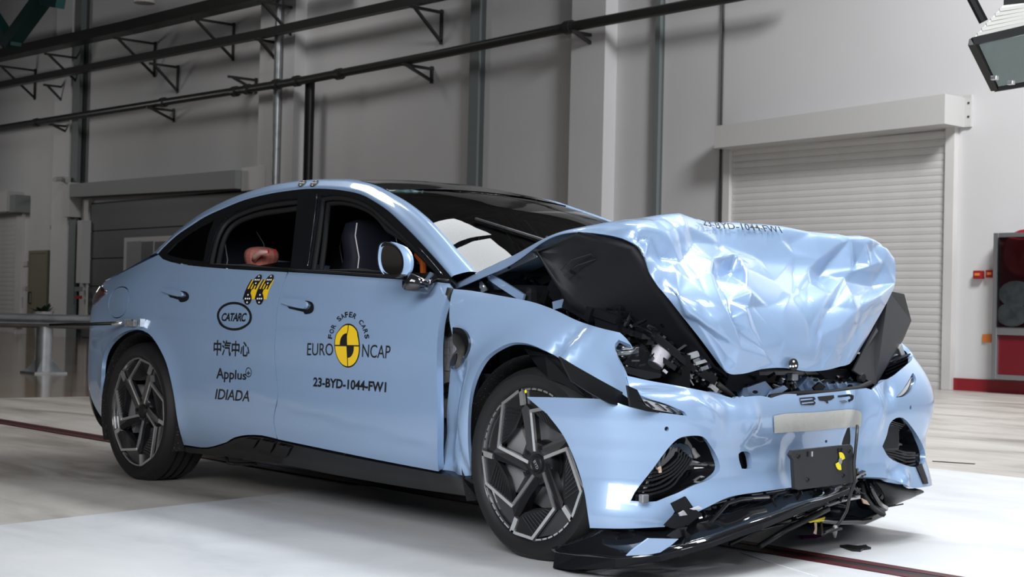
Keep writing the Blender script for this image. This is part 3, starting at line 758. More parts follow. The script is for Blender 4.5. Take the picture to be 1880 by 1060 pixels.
def side_fn(s, z):
    s = np.asarray(s, float); z = np.asarray(z, float)
    P = plan_ev(s); T = plan_ev(s+1e-3)-plan_ev(s-1e-3)
    N = np.stack([T[..., 1], -T[..., 0]], -1); N /= np.linalg.norm(N, axis=-1, keepdims=True)
    x = P[..., 0]
    d = low_ev(z)+up_ev(z-zb_ev(x))
    # shallow scallop along the doors and flared wheel arches
    d = d+.010*np.exp(-((z-.60)/.09)**2)*np.clip((x-.2)/.5, 0, 1)*np.clip((2.6-x)/.4, 0, 1)
    q_ = np.clip((.50-.09*(x-1.0)-z)/.05, 0, 1); d = d+.009*q_*q_*(3-2*q_)*np.clip((x-.5)/.5, 0, 1)*np.clip((2.55-x)/.3, 0, 1)
    q_ = np.clip((z-.775-.02*(1.2-x))/.025, 0, 1); d = d+.006*q_*q_*(3-2*q_)*np.clip((x+.2)/.4, 0, 1)*np.clip((2.5-x)/.6, 0, 1)
    for cx in (0.0, 2.92):
        r = np.hypot(x-cx, z-.335); d = d-.022*np.exp(-((r-.385)/.075)**2)*np.clip((z-.1)/.2, 0, 1)
    xy = P-N*d[..., None]
    return np.stack([xy[..., 0], xy[..., 1], z], -1)
# fender damage: rear edge pushed in, arch buckled
SIDE = Surf(side_fn, S_REAR, _s[-1], .14, 1.5, 220, 110)
# orientation check so that +normal is outwards
_n = SIDE.nrm(np.array([1.0]), np.array([.6]))[0]; SGN = 1.0 if _n[1] < 0 else -1.0
def up(pts, step=14, S=SIDE, closed=True): return uvpath(S, pts, step, closed)
seam_r = [(332, 485, 'c'), (305, 503), (289, 517), (285, 535), (287, 557), (299, 610), (324, 672), (349, 741), (368, 778), (387, 798), (418, 810, 'c')]
seam_m = [(529, 500, 'c'), (519, 523), (511, 555), (508, 577), (506, 612), (504, 638), (505, 668), (510, 727), (503.5, 762), (503, 780), (509, 806, 'c')]
arch_r = [(337, 816, 'c'), (327, 778), (320, 731), (314, 700), (305, 666), (295, 644), (285, 627), (273, 613), (253, 605), (230, 609), (208, 624), (195, 642), (188, 665), (186, 691), (186, 734), (190, 760), (196, 779, 'c')]
uv_seam = up(seam_r, closed=False); uv_arch = up(arch_r, closed=False)
def gapped(poly, d):
    """shift an open uv line sideways by d (panel gap)"""
    T = np.gradient(poly, axis=0); n = np.stack([T[:, 1], -T[:, 0]], 1); n /= np.linalg.norm(n, axis=1, keepdims=True)+1e-9
    return poly+n*d
belt_q = up([(332, 485), (312, 481), (299, 476), (291, 468, 'c')], closed=False)
tail_q = up([(291, 468), (262, 482), (228, 499), (200, 514)], closed=False)
# flap
flap = up([(199, 562), (204, 540), (216, 528), (230, 527), (237, 536), (236, 556), (230, 574), (219, 584), (207, 583)], 6)
fc_ = flap.mean(0)
S_Q = -0.72 if S_REAR < -.8 else S_REAR+.3
quarter = np.concatenate([gapped(uv_seam, -.0030)[::-1], belt_q[1:], tail_q[1:], [[S_Q, .985], [S_Q, .42]], uv_arch[::-1], up([(337, 817), (380, 822), (417, 812)], closed=False)])
panel('rear_quarter_panel', SIDE, quarter, [fc_+(flap-fc_)*1.0], .03, 'paint', car, .02, out_sign=SGN, mirror=True)
panel('fuel_flap', SIDE, fc_+(flap-fc_)*.94, [], .03, 'paint', car, .01, out_sign=SGN)
# tail: rear bumper and deck edge round to the middle of the back
tailp = np.array([[S_Q-.003, .985], [S_REAR, .985], [S_REAR, .30], [S_Q-.10, .30], [S_Q-.003, .42]])
panel('rear_bumper', SIDE, tailp, [], .03, 'paint', car, .02, out_sign=SGN, mirror=True)
low = np.array([[S_Q-.003, .41], [S_Q-.10, .295], [S_REAR, .295], [S_REAR, .2], [S_Q-.08, .2], [S_Q+.03, .26], [S_Q+.06, .36]])
panel('rear_diffuser', SIDE, low, [], .03, 'black_plastic', car, .02, out_sign=SGN, mirror=True)
tl = up([(172, 553), (176, 535), (184, 527), (193, 531), (194, 539), (183, 551), (174, 560)], 5)
panel('tail_lamp', SIDE, tl, [], .02, 'tail_red', car, .02, off=.008, out_sign=SGN, mirror=True)
# deck lid (seen edge on) and rear glass
deck = MB(); V = []; 
dk = [(-.90, .60, .985), (-.80, .70, 1.0), (-.60, .68, 1.06), (-.35, .64, 1.15)]
V = [(x, -y, z) for x, y, z in dk]+[(x-.01, 0, z+.012) for x, y, z in dk]+[(x, y, z) for x, y, z in dk]
F = [(r*4+i, r*4+i+1, (r+1)*4+i+1, (r+1)*4+i) for r in range(2) for i in range(3)]
mk('boot_lid', V, F, 'paint', car, True)
gl_ = [(-.35, .64, 1.15), (-.1, .6, 1.26), (.2, .58, 1.36), (.5, .565, 1.42)]
V = [(x, -y, z) for x, y, z in gl_]+[(x, 0, z+.03) for x, y, z in gl_]+[(x, y, z) for x, y, z in gl_]
mk('rear_window', V, F, 'dark_glass', car, True)
mk('rear_blackout_sheet', [(x, y*.98, z-.035) for x, y, z in V]+[(-.40, -.6, 1.10), (-.40, .6, 1.10), (-.3, .6, .5), (-.3, -.6, .5)], F+[(12, 13, 14, 15)], 'interior', car)  # dark sheet added under rear glass and boot lid so the cabin reads black
# --- doors
belt_r = up([(529, 500), (450, 496), (380, 491), (333, 486)], closed=False)
uv_m = up(seam_m, closed=False)
rd = np.concatenate([gapped(uv_seam, .0030), up([(419, 810, 'c'), (432, 803), (455, 799), (482, 800), (508, 806, 'c')], closed=False), gapped(uv_m, .0030)[::-1], belt_r[1:-1]])
door_r, door_rl = panel('rear_door', SIDE, rd, [], .03, 'paint', car, .025, out_sign=SGN, mirror=True)
front_edge = [(826, 523, 'c'), (821, 541), (808, 583), (803, 624), (802, 670), (803, 764), (803, 840), (805, 865, 'c')]
fd_ = np.concatenate([gapped(uv_m, -.0030), up([(510, 807, 'c'), (650, 836), (720, 850), (805, 866, 'c')], closed=False), up(front_edge, closed=False)[::-1], up([(826, 521), (800, 518), (700, 511), (600, 504), (531, 500)], closed=False)])
door_f, door_fl = panel('front_door', SIDE, fd_, [], .03, 'paint', car, .03, out_sign=SGN, mirror=True)
for poly_ in (rd, fd_):
    panel('door_card', SIDE, poly_, [], .08, 'interior', car, 0, off=-.032, out_sign=SGN, mirror=True)
panel('quarter_card', SIDE, (quarter-quarter.mean(0))*.97+quarter.mean(0), [], .06, 'interior', car, 0, off=-.05, out_sign=SGN, mirror=True)
def handle(door, x0, x1, y0, y1, tilt):
    """flush handle: blue blade, black recess at its front end, black strip painted as the shadow under it"""
    q = up([(x0-4, y0-3, 'c'), (x1-6, y0+tilt-2), (x1, y0+tilt+1), (x1+1, y0+tilt+6), (x1-4, y1+tilt), (x0+8, y1-2), (x0-3, y1-6, 'c')], 5)
    rec = up([(x1-7, y0+tilt-1), (x1+4, y0+tilt-1), (x1+10, y0+tilt+4), (x1+10, y1+tilt+3), (x1+4, y1+tilt+8), (x1-7, y1+tilt+8)], 5)
    panel('recess_and_shadow', SIDE, rec, [], .015, 'piano', door, .0, off=.0025, out_sign=SGN)
    und_ = up([(x0+5, y1-1, 'c'), (x1-5, y1+tilt+1, 'c'), (x1-4, y1+tilt+6, 'c'), (x0+9, y1+3, 'c')], 5)
    panel('recess_and_shadow', SIDE, und_, [], .015, 'piano', door, .0, off=.003, out_sign=SGN)  # black strip paints the shadow line below the blade
    panel('door_handle', SIDE, q, [], .015, 'paint', door, .012, off=.014, out_sign=SGN)
handle(door_r, 304, 337, 534, 543, 3)
handle(door_f, 523, 566, 551, 564, 4)
# --- greenhouse: black trim with two open windows and a quarter glass
L_px = [(290, 466), (300, 455), (325, 432), (350, 415), (375, 399), (412, 382), (450, 367), (500, 355), (550, 348), (575, 346.5), (600, 347), (630, 350), (662, 357), (687, 370), (712, 387), (737, 410), (762, 435), (787, 462), (812, 490), (829, 510)]
uv_L = up(L_px, closed=False)
trim_o = np.concatenate([uv_L, up([(828, 520, 'c'), (800, 517), (700, 510), (600, 503), (529, 499), (450, 495), (380, 490), (332, 484), (312, 480), (299, 475), (292, 468)], closed=False)])
hole_r = up([(379, 484, 'c'), (390, 437), (402, 412), (417, 397), (440, 385), (475, 373), (512, 366), (547, 363, 'c'), (540, 430), (533, 493, 'c'), (450, 489)])
hole_f = up([(566, 495, 'c'), (575, 440), (586, 360, 'c'), (605, 356.5), (630, 358), (655, 364.5), (680, 377), (707, 400), (737, 428), (762, 454), (787, 481), (806, 503, 'c'), (765, 501), (700, 499), (650, 497)])
qg = up([(304, 466, 'c'), (330, 441), (362, 419), (394, 402, 'c'), (383, 430), (373, 480, 'c'), (345, 477), (318, 471)])
panel('window_trim', SIDE, trim_o, [hole_r, hole_f, qg], .03, 'piano', car, .03, out_sign=SGN, mirror=True)
panel('quarter_glass', SIDE, qg, [], .04, 'dark_glass', car, 0, off=-.004, out_sign=SGN, mirror=True)
for h in (hole_r, hole_f):
    hh = resample(h, .03); c = hh.mean(0); n_ = SIDE.nrm(hh[:, 0], hh[:, 1])*SGN
    for k, (ins, dep, r_, m_) in enumerate(((.008, .025, .012, 'rubber'), (.026, .05, .013, 'headliner'))):
        v = hh-c; l = np.linalg.norm(v, axis=1, keepdims=True); uv = c+v*(1-ins/l); P = SIDE.fn(uv[:, 0], uv[:, 1])-n_*dep
        MB().tube(list(P)+[P[0]], r_, 8, False).build('window_seal', m_, car, smooth=True)
        MB().tube([p*np.array([1, -1, 1]) for p in list(P)+[P[0]]], r_, 6, False).build('window_seal', m_, car, smooth=True)
# pillar fittings, belt strip
bs = up([(531, 497), (620, 502), (700, 508), (825, 517)], 20, closed=False)
MB().tube(SIDE.at(bs[:, 0], bs[:, 1], .004*SGN), .006, 6).build('belt_strip', 'black_plastic', car, smooth=True)
ag = up([(771, 457), (790, 478), (811, 503)], 10, closed=False)
MB().tube(SIDE.at(ag[:, 0], ag[:, 1], .004*SGN), .0022, 6).build('bright_strip', 'chrome', car, smooth=True)
bpl = up([(583, 358), (578, 400), (572, 445), (566, 490)], 10, closed=False)
MB().tube(SIDE.at(bpl[:, 0], bpl[:, 1], .004*SGN), .004, 6).build('pillar_strip', 'piano', car, smooth=True)
# --- roof rail / A-pillar
M_px = [(276, 472), (288, 461), (318, 433), (345, 410), (372, 391), (407, 372), (440, 358), (492, 341.5), (545, 332.5), (575, 330), (604, 329.5), (640, 330.5), (681, 338), (708, 351), (735, 366), (760, 384), (786, 407), (813, 436), (842, 470), (868, 499)]
L3 = SIDE.at(uv_L[:, 0], uv_L[:, 1]) ; 
idx = np.linspace(0, len(uv_L)-1, 48)
Lc = SIDE.hit(np.array(L_px)); L3 = SIDE.fn(Lc[:, 0], Lc[:, 1])
M3 = []
for (x, y), l in zip(M_px, L3):
    M3.append(pY(x, y, l[1]+.055))
M3 = np.array(M3)
nL = SIDE.nrm(Lc[:, 0], Lc[:, 1])*SGN
mid = (L3+M3)/2+nL*.008
L0 = L3-nL*.012
T3 = M3+np.array([0, .06, .0]); T3[:, 2] += np.where(M3[:, 0] < 1.3, .004, -.012)
RAIL = loft_surf([L0, L3, mid, M3, T3])
sgn = 1.0 if RAIL.nrm(np.array([RAIL.cu[8]]), np.array([RAIL.cv[2]]))[0][1] < 0 else -1.0
rail = grid_panel('roof_rail', RAIL, 110, 18, 'paint', car, out_sign=sgn)
rl = rail.copy(); rl.data = rail.data.copy(); COL.objects.link(rl)
for v in rl.data.vertices: v.co.y = -v.co.y
rl.data.flip_normals()
rc_ = grid_panel('rail_cover', RAIL, 60, 8, 'interior', car, out_sign=sgn)
for v in rc_.data.vertices: v.co = Vector((v.co.x, -(v.co.y+.028 if v.co.y < 0 else v.co.y), v.co.z-.02))
# --- roof, windscreen (loft from right to left edges)
def M_at(x): return np.array([np.interp(x, M3[:, 0], M3[:, k]) for k in range(3)])
def across(curve, crown, n=9):
    out = []
    for t in np.linspace(-1, 1, n):
        out.append([[p[0]+crown[1]*(1-t*t), p[1]*-t if False else abs(p[1])*t, p[2]+crown[0]*(1-t*t)] for p in curve])
    return out
rc = [M_at(x)+np.array([0, .035, .002]) for x in np.linspace(.45, 1.55, 9)]
ROOF = loft_surf(across(rc, (.030, .0)))
sr = 1.0 if ROOF.nrm(np.array([.5]), np.array([.5]))[0][2] > 0 else -1.0
grid_panel('roof_glass', ROOF, 24, 24, 'piano', car, thick=.012, out_sign=sr)
wx = [1.52, 1.6, 1.75, 1.9, 2.05, 2.2, float(M3[:, 0].max())]
wc = [M_at(x)+np.array([0, .01, -.004]) for x in wx]
wc.append(wc[-1]+(wc[-1]-wc[-2])*.6)
WS = loft_surf([[[p[0]+.16*(1-t*t)*min(1, i/3), abs(p[1])*t, p[2]+.026*(1-t*t)] for i, p in enumerate(wc)] for t in np.linspace(-1, 1, 11)])
sw = 1.0 if WS.nrm(np.array([.5]), np.array([.7]))[0][2] > 0 else -1.0
grid_panel('windscreen', WS, 30, 30, 'windshield_glass', car, out_sign=sw)
u1_, v1_ = WS.dom[1], WS.dom[3]
def wsband(nm, u, v): 
    o = grid_panel(nm, WS, 16, 16, 'piano', car, u=u, v=v, out_sign=sw); 
    for vv in o.data.vertices: vv.co.z -= .003
wsband('glass_border', (0, .16), (0, v1_)); wsband('glass_border', (0, u1_), (0, .035)); wsband('glass_border', (0, u1_), (v1_-.035, v1_)); wsband('glass_border', (u1_-.09, u1_), (0, v1_))
# wiper
wq = WS.hit([(872, 407), (930, 425), (1000, 447), (1040, 470)])
P = WS.at(wq[:, 0], wq[:, 1], .012*sw); MB().tube(P, .007, 6).build('wiper_blade', 'black_plastic', car)
P = WS.at(wq[2:, 0], wq[2:, 1], .025*sw); MB().tube(list(P)+[P[-1]+np.array([.12, .05, -.06])], [.01, .013, .016], 6).build('wiper_arm', 'black_plastic', car)
# --- sill
sill = up([(338, 820, 'c'), (380, 824), (419, 813), (432, 806), (455, 802), (482, 803), (510, 810), (650, 840), (805, 869), (872, 880, 'c'), (874, 912, 'c'), (760, 896), (620, 872), (523, 853), (415, 838), (360, 832), (341, 829)])
panel('side_skirt', SIDE, sill, [], .03, 'gloss_black', car, .05, off=.004, out_sign=SGN, mirror=True)
for i, (a_, b_, c_, d_) in enumerate((((428, 818), (455, 804), (478, 806), (468, 822)), ((470, 822), (484, 806), (508, 812), (500, 830)), ((500, 832), (514, 814), (538, 820), (528, 838)))):
    q = up([a_+('c',), b_+('c',), c_+('c',), d_+('c',)]); panel('skirt_facet', SIDE, q, [], .02, 'black_plastic', car, .012, off=.014, out_sign=SGN)
# underbody, inner structure
MB().box((1.35, 0, .215), (3.7, 1.52, .10), None, .02).build('underbody', 'interior', car)
pipe_u = MB().tube([pY(415, 838, -.8), pY(418, 850, -.8), pY(430, 852, -.78), pY(470, 852, -.76)], .008).build('brake_line', 'black_plastic', car)
# --- wheel-arch liners
for cx, yi in ((0.0, -.55), (2.92, -.55)):
    for sg in (1, -1):
        V = []; n = 28
        for i in range(n+1):
            an = math.radians(-25+230*i/n)
            for y in (-.905, yi): V.append((cx+.392*math.cos(an), sg*y, .335+.392*math.sin(an)))
        F = [(2*i, 2*i+1, 2*i+3, 2*i+2) for i in range(n)]
        mk('wheel_arch_liner', V, F, 'liner_felt', car, True)
        mk('inner_arch_wall', [(cx-.42, sg*yi, .12), (cx+.42, sg*yi, .12), (cx+.42, sg*yi, .74), (cx-.42, sg*yi, .74)], [(0, 1, 2, 3)], 'interior', car)
# --- decals on the doors
def label(txt, quad, parent, S=SIDE, material='decal_black', off=0.0, shear=0.0, space=1.0, sg=SGN, nm='lettering', lift=.0015):
    V2, F = text_mesh(txt, 1.0, off, shear, space); return decal(nm, S, V2, F, quad, material, parent, lift, sg)
label('EURO', [(564, 653), (612, 653), (612, 631), (565, 630)], door_f)
label('NCAP', [(665, 656), (716, 659), (718, 635), (666, 632)], door_f)
label('23-BYD-1044-FW1', [(575, 710), (709, 721), (710, 702), (576, 693)], door_f, off=.03)
label('IDIADA', [(395, 733), (458, 738), (460, 718), (396, 714)], door_r, shear=.15, off=.012)
label('Applus', [(397, 702), (452, 703), (453, 682), (398, 675)], door_r, off=.014)
label('中汽中心', [(392, 653), (458, 656), (459, 627), (393, 624)], door_r, off=.02)
label('CATARC', [(407, 590), (452, 591), (454, 575), (408, 575)], door_r, shear=.2, off=.03, space=.9)
label('+', [(453, 689), (460, 689), (460, 682), (453, 682)], door_r, off=.02)
V2, F = ring2(0, 0, 1, 1, .13, .17); decal('logo_ring', SIDE, V2, F, [(398, 607), (463, 608), (463, 555), (399, 554)], 'decal_black', door_r, .001, SGN)
V2, F = ring2(0, 0, 1, 1, .18, .18, 24); decal('logo_ring', SIDE, V2, F, [(450.5, 693), (462, 693.5), (462, 675), (451, 674.5)], 'decal_black', door_r, .001, SGN)
# roundel
qd = [(616, 675), (663, 676), (664, 595), (617, 594)]
decal_poly('roundel', SIDE, ellipse2(0, 0, 1, 1, 48), qd, 'decal_black', door_f, .001, SGN, ((-1, -1), (1, 1)))
for a0 in (0, 90, 180, 270):
    c = .03*np.array([math.copysign(1, math.cos(math.radians(a0+45))), math.copysign(1, math.sin(math.radians(a0+45)))])
    pts = [tuple(c)]+[(c[0]+.90*math.cos(math.radians(a0+90*i/16)), c[1]+.90*math.sin(math.radians(a0+90*i/16))) for i in range(17)]
    if a0 in (90, 270):     # the quadrants whose inner half is black
        pts = [(c[0]+.52*math.cos(math.radians(a0+90*i/16)), c[1]+.52*math.sin(math.radians(a0+90*i/16))) for i in range(16, -1, -1)]+pts[1:]
    decal_poly('roundel_field', SIDE, pts, qd, 'yellow', door_f, .002, SGN, ((-1, -1), (1, 1)))
cu_, chars = 0, 'FOR SAFER CARS'
cx_, cy_ = 640.5, 634.0
for i, ch in enumerate(chars):
    if ch == ' ': continue
    an = math.radians(163-146*i/(len(chars)-1)); rx, ry = 31.0, 51.0
    bx, by = cx_+rx*math.cos(an), cy_-ry*math.sin(an)
    tx, ty = rx*math.sin(an), ry*math.cos(an); L = math.hypot(tx, ty); tx, ty = tx/L, ty/L
    ux, uy = ty, -tx; wd_ = 3.6 if ch not in 'I' else 2; hg = 10.5
    wd_ = 2.6+1.3*abs(ty); hg = 10.5-2.5*abs(ty)
    q = [(bx-tx*wd_, by-ty*wd_), (bx+tx*wd_, by+ty*wd_), (bx+tx*wd_+ux*hg, by+ty*wd_+uy*hg), (bx-tx*wd_+ux*hg, by-ty*wd_+uy*hg)]
    label(ch, q, door_f, off=.02)
# checker targets: two lozenges with white dots over a yellow/black ruler
def lozenge(cx, cy, rx, ry, parent, S=SIDE, sg=SGN, lean=.35, nm='target_marker'):
    V2, F = fan(ellipse2(0, 0, 1, 1, 24)); qd = [(cx-rx-lean*ry, cy+ry), (cx+rx-lean*ry, cy+ry), (cx+rx+lean*ry, cy-ry), (cx-rx+lean*ry, cy-ry)]
    decal_poly(nm, S, ellipse2(0, 0, 1, 1, 24), qd, 'decal_black', parent, .003, sg, ((-1, -1), (1, 1)))
    for dx, dy in ((0, 0), (.52, 0), (-.52, 0), (0, .62), (0, -.62)):
        V2, F = fan(ellipse2(dx, dy, .2, .15, 12)); decal('marker_dot', S, V2, F, qd, 'white_dot', parent, .004, sg, ((-1, -1), (1, 1)))
for k in (0, 22):
    qd = [(446+k, 550), (468+k, 550), (482+k, 514), (462+k, 514)]
    decal_poly('ruler_sticker', SIDE, [(0, 0), (1, 0), (1, 1), (0, 1)], qd, 'yellow', door_r, .0015, SGN, ((0, 0), (1, 1)))
    decal_poly('ruler_block', SIDE, [(0, 0), (.52, 0), (.52, .52), (0, .52)], qd, 'decal_black', door_r, .0022, SGN, ((0, 0), (1, 1)))
    for j in range(4):
        decal_poly('ruler_tick', SIDE, [(j*.25, .5), (j*.25+.12, .5), (j*.25+.12, 1), (j*.25, 1)], qd, 'decal_black', door_r, .0022, SGN, ((0, 0), (1, 1)))
    lozenge(456+k, 549, 7, 11, door_r, lean=.12); lozenge(474+k, 515, 6.5, 10, door_r, lean=.45)
sgr = sgn
for x in (556, 578): lozenge(x, 338, 6, 6, rail, RAIL, sgr, lean=.8)
# --- door mirror
mr = empty('mirror_base', (0, 0, 0)); bpy.data.objects.remove(mr)
c0 = pY(728, 478, -1.02)
def mprof(px): return [pY(x, y, -1.03) for x, y in px]
glass_px = [(703, 452), (708, 446), (717, 446), (726, 452), (733, 465), (735, 482), (732, 500), (725, 508), (713, 509), (704, 500), (700, 478)]
# ring of sections going forward (towards +x, i.e. to the right in the photo)
secs = []
for t, grow, fw in ((0, 1.0, 0), (.02, 1.01, .004), (.07, 1.03, .018), (.13, .90, .040), (.165, .62, .052), (.185, .2, .058)):
    P = np.array([pY(x, y, -1.02) for x, y in smooth_path(glass_px, 5, True)]); cc = P.mean(0)
    Q = cc+(P-cc)*grow; Q[:, 0] += fw+(Q[:, 2]-cc[2])*-.05; Q[:, 1] += 0.06*fw/.17+ (Q[:, 0]-cc[0])*.25; secs.append(Q)
n = len(secs[0]); V = np.concatenate(secs); zc_ = secs[0].mean(0)[2]-.055
F = [(a*n+i, a*n+(i+1) % n, (a+1)*n+(i+1) % n, (a+1)*n+i) for a in range(len(secs)-1) for i in range(n)]+[tuple((len(secs)-1)*n+i for i in range(n))]
topF = [f for f in F if np.mean([V[i][2] for i in f]) > zc_]; botF = [f for f in F if np.mean([V[i][2] for i in f]) <= zc_]
mir = mk('door_mirror', V, topF, 'paint', car, True); mk('mirror_lower_shell', V, botF, 'piano', mir, True)
P = secs[0]; cc = P.mean(0); mk('mirror_bezel', list(cc+(P-cc)*1.06+np.array([-.002, 0, 0]))+list(cc+(P-cc)*.80+np.array([-.010, 0, 0])), [(i, (i+1) % n, n+(i+1) % n, n+i) for i in range(n)], 'black_plastic', mir)
mk('mirror_glass', cc+(P-cc)*.82+np.array([.004, 0, 0]), [tuple(range(n))], 'mirror_brown_reflection', mir)
MB().tube([cc+np.array([.08, .02, -.08]), cc+np.array([.09, .1, -.10]), pY(790, 512, -.86)], [.035, .03, .03], 8).build('mirror_arm', 'piano', mir, smooth=True)
# ================================================================== crushed front
# --- right front fender, rear edge pushed in and arch buckled
def fender_fn(s, z):
    P = side_fn(s, z); x = P[..., 0]
    d = np.zeros_like(x)
    # rear lower edge folded inwards in front of the door
    d += .060*np.clip((2.60-x)/.16, 0, 1)**1.5*np.clip((.80-z)/.2, 0, 1)*np.clip((z-.20)/.2, 0, 1)
    d += .018*np.exp(-((x-2.53-.05*np.sin(z*9))/.025)**2)*np.clip((.74-z)/.1, 0, 1)
    # buckles over the wheel
    d += .018*np.exp(-(((x-3.06)-(z-.76)*.5)/.030)**2-((z-.76)/.07)**2)
    d -= .014*np.exp(-(((x-3.12)-(z-.76)*.4)/.030)**2-((z-.75)/.08)**2)
    d += .03*np.exp(-((x-3.30)/.06)**2-((z-.80)/.05)**2)
    # crease on top of the flare
    rr = np.hypot(x-2.92, z-.335); q_ = np.clip((rr-.44)/.07, 0, 1); d += .010*q_*q_*(3-2*q_)*np.clip((.66-rr)/.12, 0, 1)
    # front end springs outwards over the bumper
    d -= .035*np.clip((x-3.15)/.25, 0, 1)**2
    P = P.copy(); P[..., 1] += d
    return P
FEN = Surf(fender_fn, 2.2, _s[-1], .14, 1.1, 140, 100)
fen = up([(833, 531, 'c'), (865, 534), (900, 540), (960, 551), (985, 557), (1020, 570), (1060, 589), (1100, 602), (1138, 611, 'c'), (1150, 622), (1159, 634, 'c'), (1136, 624, 'c'), (1129, 632), (1130, 645), (1139, 669), (1146, 688), (1153, 714), (1154, 732, 'c'), (1141, 723), (1100, 699), (1050, 674), (1029, 659), (996, 642), (967, 631), (938, 630), (913, 641), (892, 657), (876, 682), (866, 711), (861, 744), (859, 786), (860, 828), (865, 876, 'c'), (840, 872), (808, 866, 'c'), (809, 840), (816, 824), (821, 794), (820, 764), (823, 726), (828, 677), (837, 640), (832, 622), (826, 594), (825, 572), (828, 545)], 12, FEN)
panel('front_fender', FEN, fen, [], .022, 'paint', car, .018, out_sign=SGN)
vent = up([(835, 602, 'c'), (851, 604), (861, 615), (865, 632), (860, 651), (847, 672), (838, 677), (829, 672, 'c'), (836, 650), (843, 640), (836, 629)], 6, FEN)
vo = panel('fender_vent', FEN, vent, [], .015, 'piano', car, .02, off=.012, out_sign=SGN)
vi = up([(831, 668), (837, 652), (843, 648), (842, 662), (837, 671)], 5, FEN)
panel('vent_insert', FEN, vi, [], .012, 'black_plastic', vo, .0, off=.0135, out_sign=SGN)
# left fender (undamaged mirror, mostly hidden)
FENL = up([(833, 531, 'c'), (900, 540), (985, 557), (1060, 589), (1100, 602), (1139, 640), (1130, 690), (1050, 674), (1029, 659), (996, 642), (967, 631), (938, 630), (913, 641), (892, 657), (876, 682), (866, 711), (861, 744), (859, 786), (860, 828), (865, 876, 'c'), (808, 866, 'c'), (806, 764), (806, 640), (826, 540)], 20, SIDE)
ob = panel('front_fender', SIDE, FENL, [], .04, 'paint', car, .018, out_sign=SGN, mirror=True)
bpy.data.objects.remove(ob[0])
# exposed foam and seal between door and fender
dj = [(827, 530), (820, 560), (811, 600), (808, 640), (808, 700), (809, 770), (809, 850)]
MB().tube([pY(x, y, -.865) for x, y in dj], .014, 8).build('door_seal', 'rubber', car, smooth=True)
fo = MB(); fo.prism([pY(*q, -.80) for q in ((812, 566), (832, 566), (842, 640), (838, 680), (830, 768), (812, 768), (808, 640))], (0, .03, 0)); foam = fo.build('foam_block', 'foam_grey', car)
for x, y in ((823, 605), (824, 716)):
    c = pY(x, y, -.805); M_ = Matrix.Translation(c) @ Matrix.Rotation(math.radians(90), 4, 'X')
    MB().lathe([(0, .012), (.011, .012), (.011, .006), (.016, .006), (.018, .010), (.028, .010), (.03, 0)], 18, M_).build('foam_plug', 'pipe_dark', foam, ang=40)
for i in range(4):
    for j in range(2):
        c = pY(820+j*10, 632+i*14, -.803); MB().box(c, (.028, .006, .03), None, .002).build('foam_tile', 'foam_grey', foam)
MB().prism([pY(*q, -.76) for q in ((806, 530), (880, 540), (872, 700), (860, 880), (806, 870))], (0, .02, 0)).build('hinge_pillar', 'paint', car)

# --- bumper skin
BP = np.array([(2.90, -1.005), (3.08, -1.0), (3.22, -.985), (3.34, -.945), (3.43, -.875), (3.49, -.78), (3.52, -.65), (3.525, -.5), (3.515, -.3), (3.495, -.1), (3.485, .1), (3.485, .3), (3.485, .49), (3.475, .66), (3.445, .80), (3.37, .905), (3.2, .955), (2.98, .965)])
bs_ = np.concatenate([[0], np.cumsum(np.linalg.norm(np.diff(BP, axis=0), axis=1))]); bev_ = hermite(bs_, BP)
bin_ = hermite([.05, .14, .20, .26, .33, .40, .47, .53, .58, .63, .68, .75, .85], [.05, .012, 0, .012, .030, .030, .012, 0, .003, .018, .045, .10, .22])
S_MID = bs_[9]
def gauss(a, c, w): return np.exp(-((a-c)/w)**2)
DENTS = []       # filled in below: (s, z, ws, wz, depth, shear)
def bump_fn(s, z):
    s = np.asarray(s, float); z = np.asarray(z, float)
    P = bev_(s); T = bev_(s+1e-3)-bev_(s-1e-3); N = np.stack([T[..., 1], -T[..., 0]], -1); N /= np.linalg.norm(N, axis=-1, keepdims=True)
    d = bin_(z)
    d = d+.05*np.clip((bs_[3]-s)/bs_[3], 0, 1)*0
    for (cs, cz, ws, wz, dep, sh) in DENTS:
        d = d+dep*np.exp(-((s-cs-sh*(z-cz))/ws)**2-((z-cz)/wz)**2)
    # wheel-arch flare of the corner
    xy = P-N*d[..., None]
    return np.stack([xy[..., 0], xy[..., 1], z], -1)
BMP = Surf(bump_fn, 0, bs_[-1], .06, .84, 190, 90)
def bh(x, y): return BMP.hit([(x, y)])[0]
def dent(x, y, ws, wz, dep, sh=0.0):
    q = bh(x, y); NEW.append((q[0], q[1], ws, wz, dep, sh))
NEW = []
dent(1585, 760, .035, .12, .045, .1); dent(1610, 745, .030, .09, -.030, -.2); dent(1560, 820, .03, .10, .035, 0); dent(1635, 720, .03, .05, .025, .3)
dent(1560, 730, .02, .12, -.015, 0.1); dent(1325, 730, .06, .035, .03, -.9); dent(1300, 750, .03, .03, -.018, -.9); dent(1380, 770, .04, .05, -.020, 0); dent(1340, 770, .03, .05, .012, 0)
dent(1200, 720, .10, .012, .012, 0); dent(1400, 830, .10, .05, .02, 0); dent(1450, 850, .05, .08, .018, 0); dent(1640, 870, .04, .03, .02, .5); dent(1660, 880, .03, .03, -.02, .5)
DENTS.extend(NEW)
BMP = Surf(bump_fn, 0, bs_[-1], .06, .84, 190, 90)
sb_ = 1.0 if BMP.nrm(np.array([S_MID]), np.array([.5]))[0][0] > 0 else -1.0
def ub(pts, step=10): return uvpath(BMP, pts, step)
jag = lambda a, b, n, amp: [(a[0]+(b[0]-a[0])*i/n, a[1]+(b[1]-a[1])*i/n+(amp if i % 2 else -amp), 'c') for i in range(1, n)]
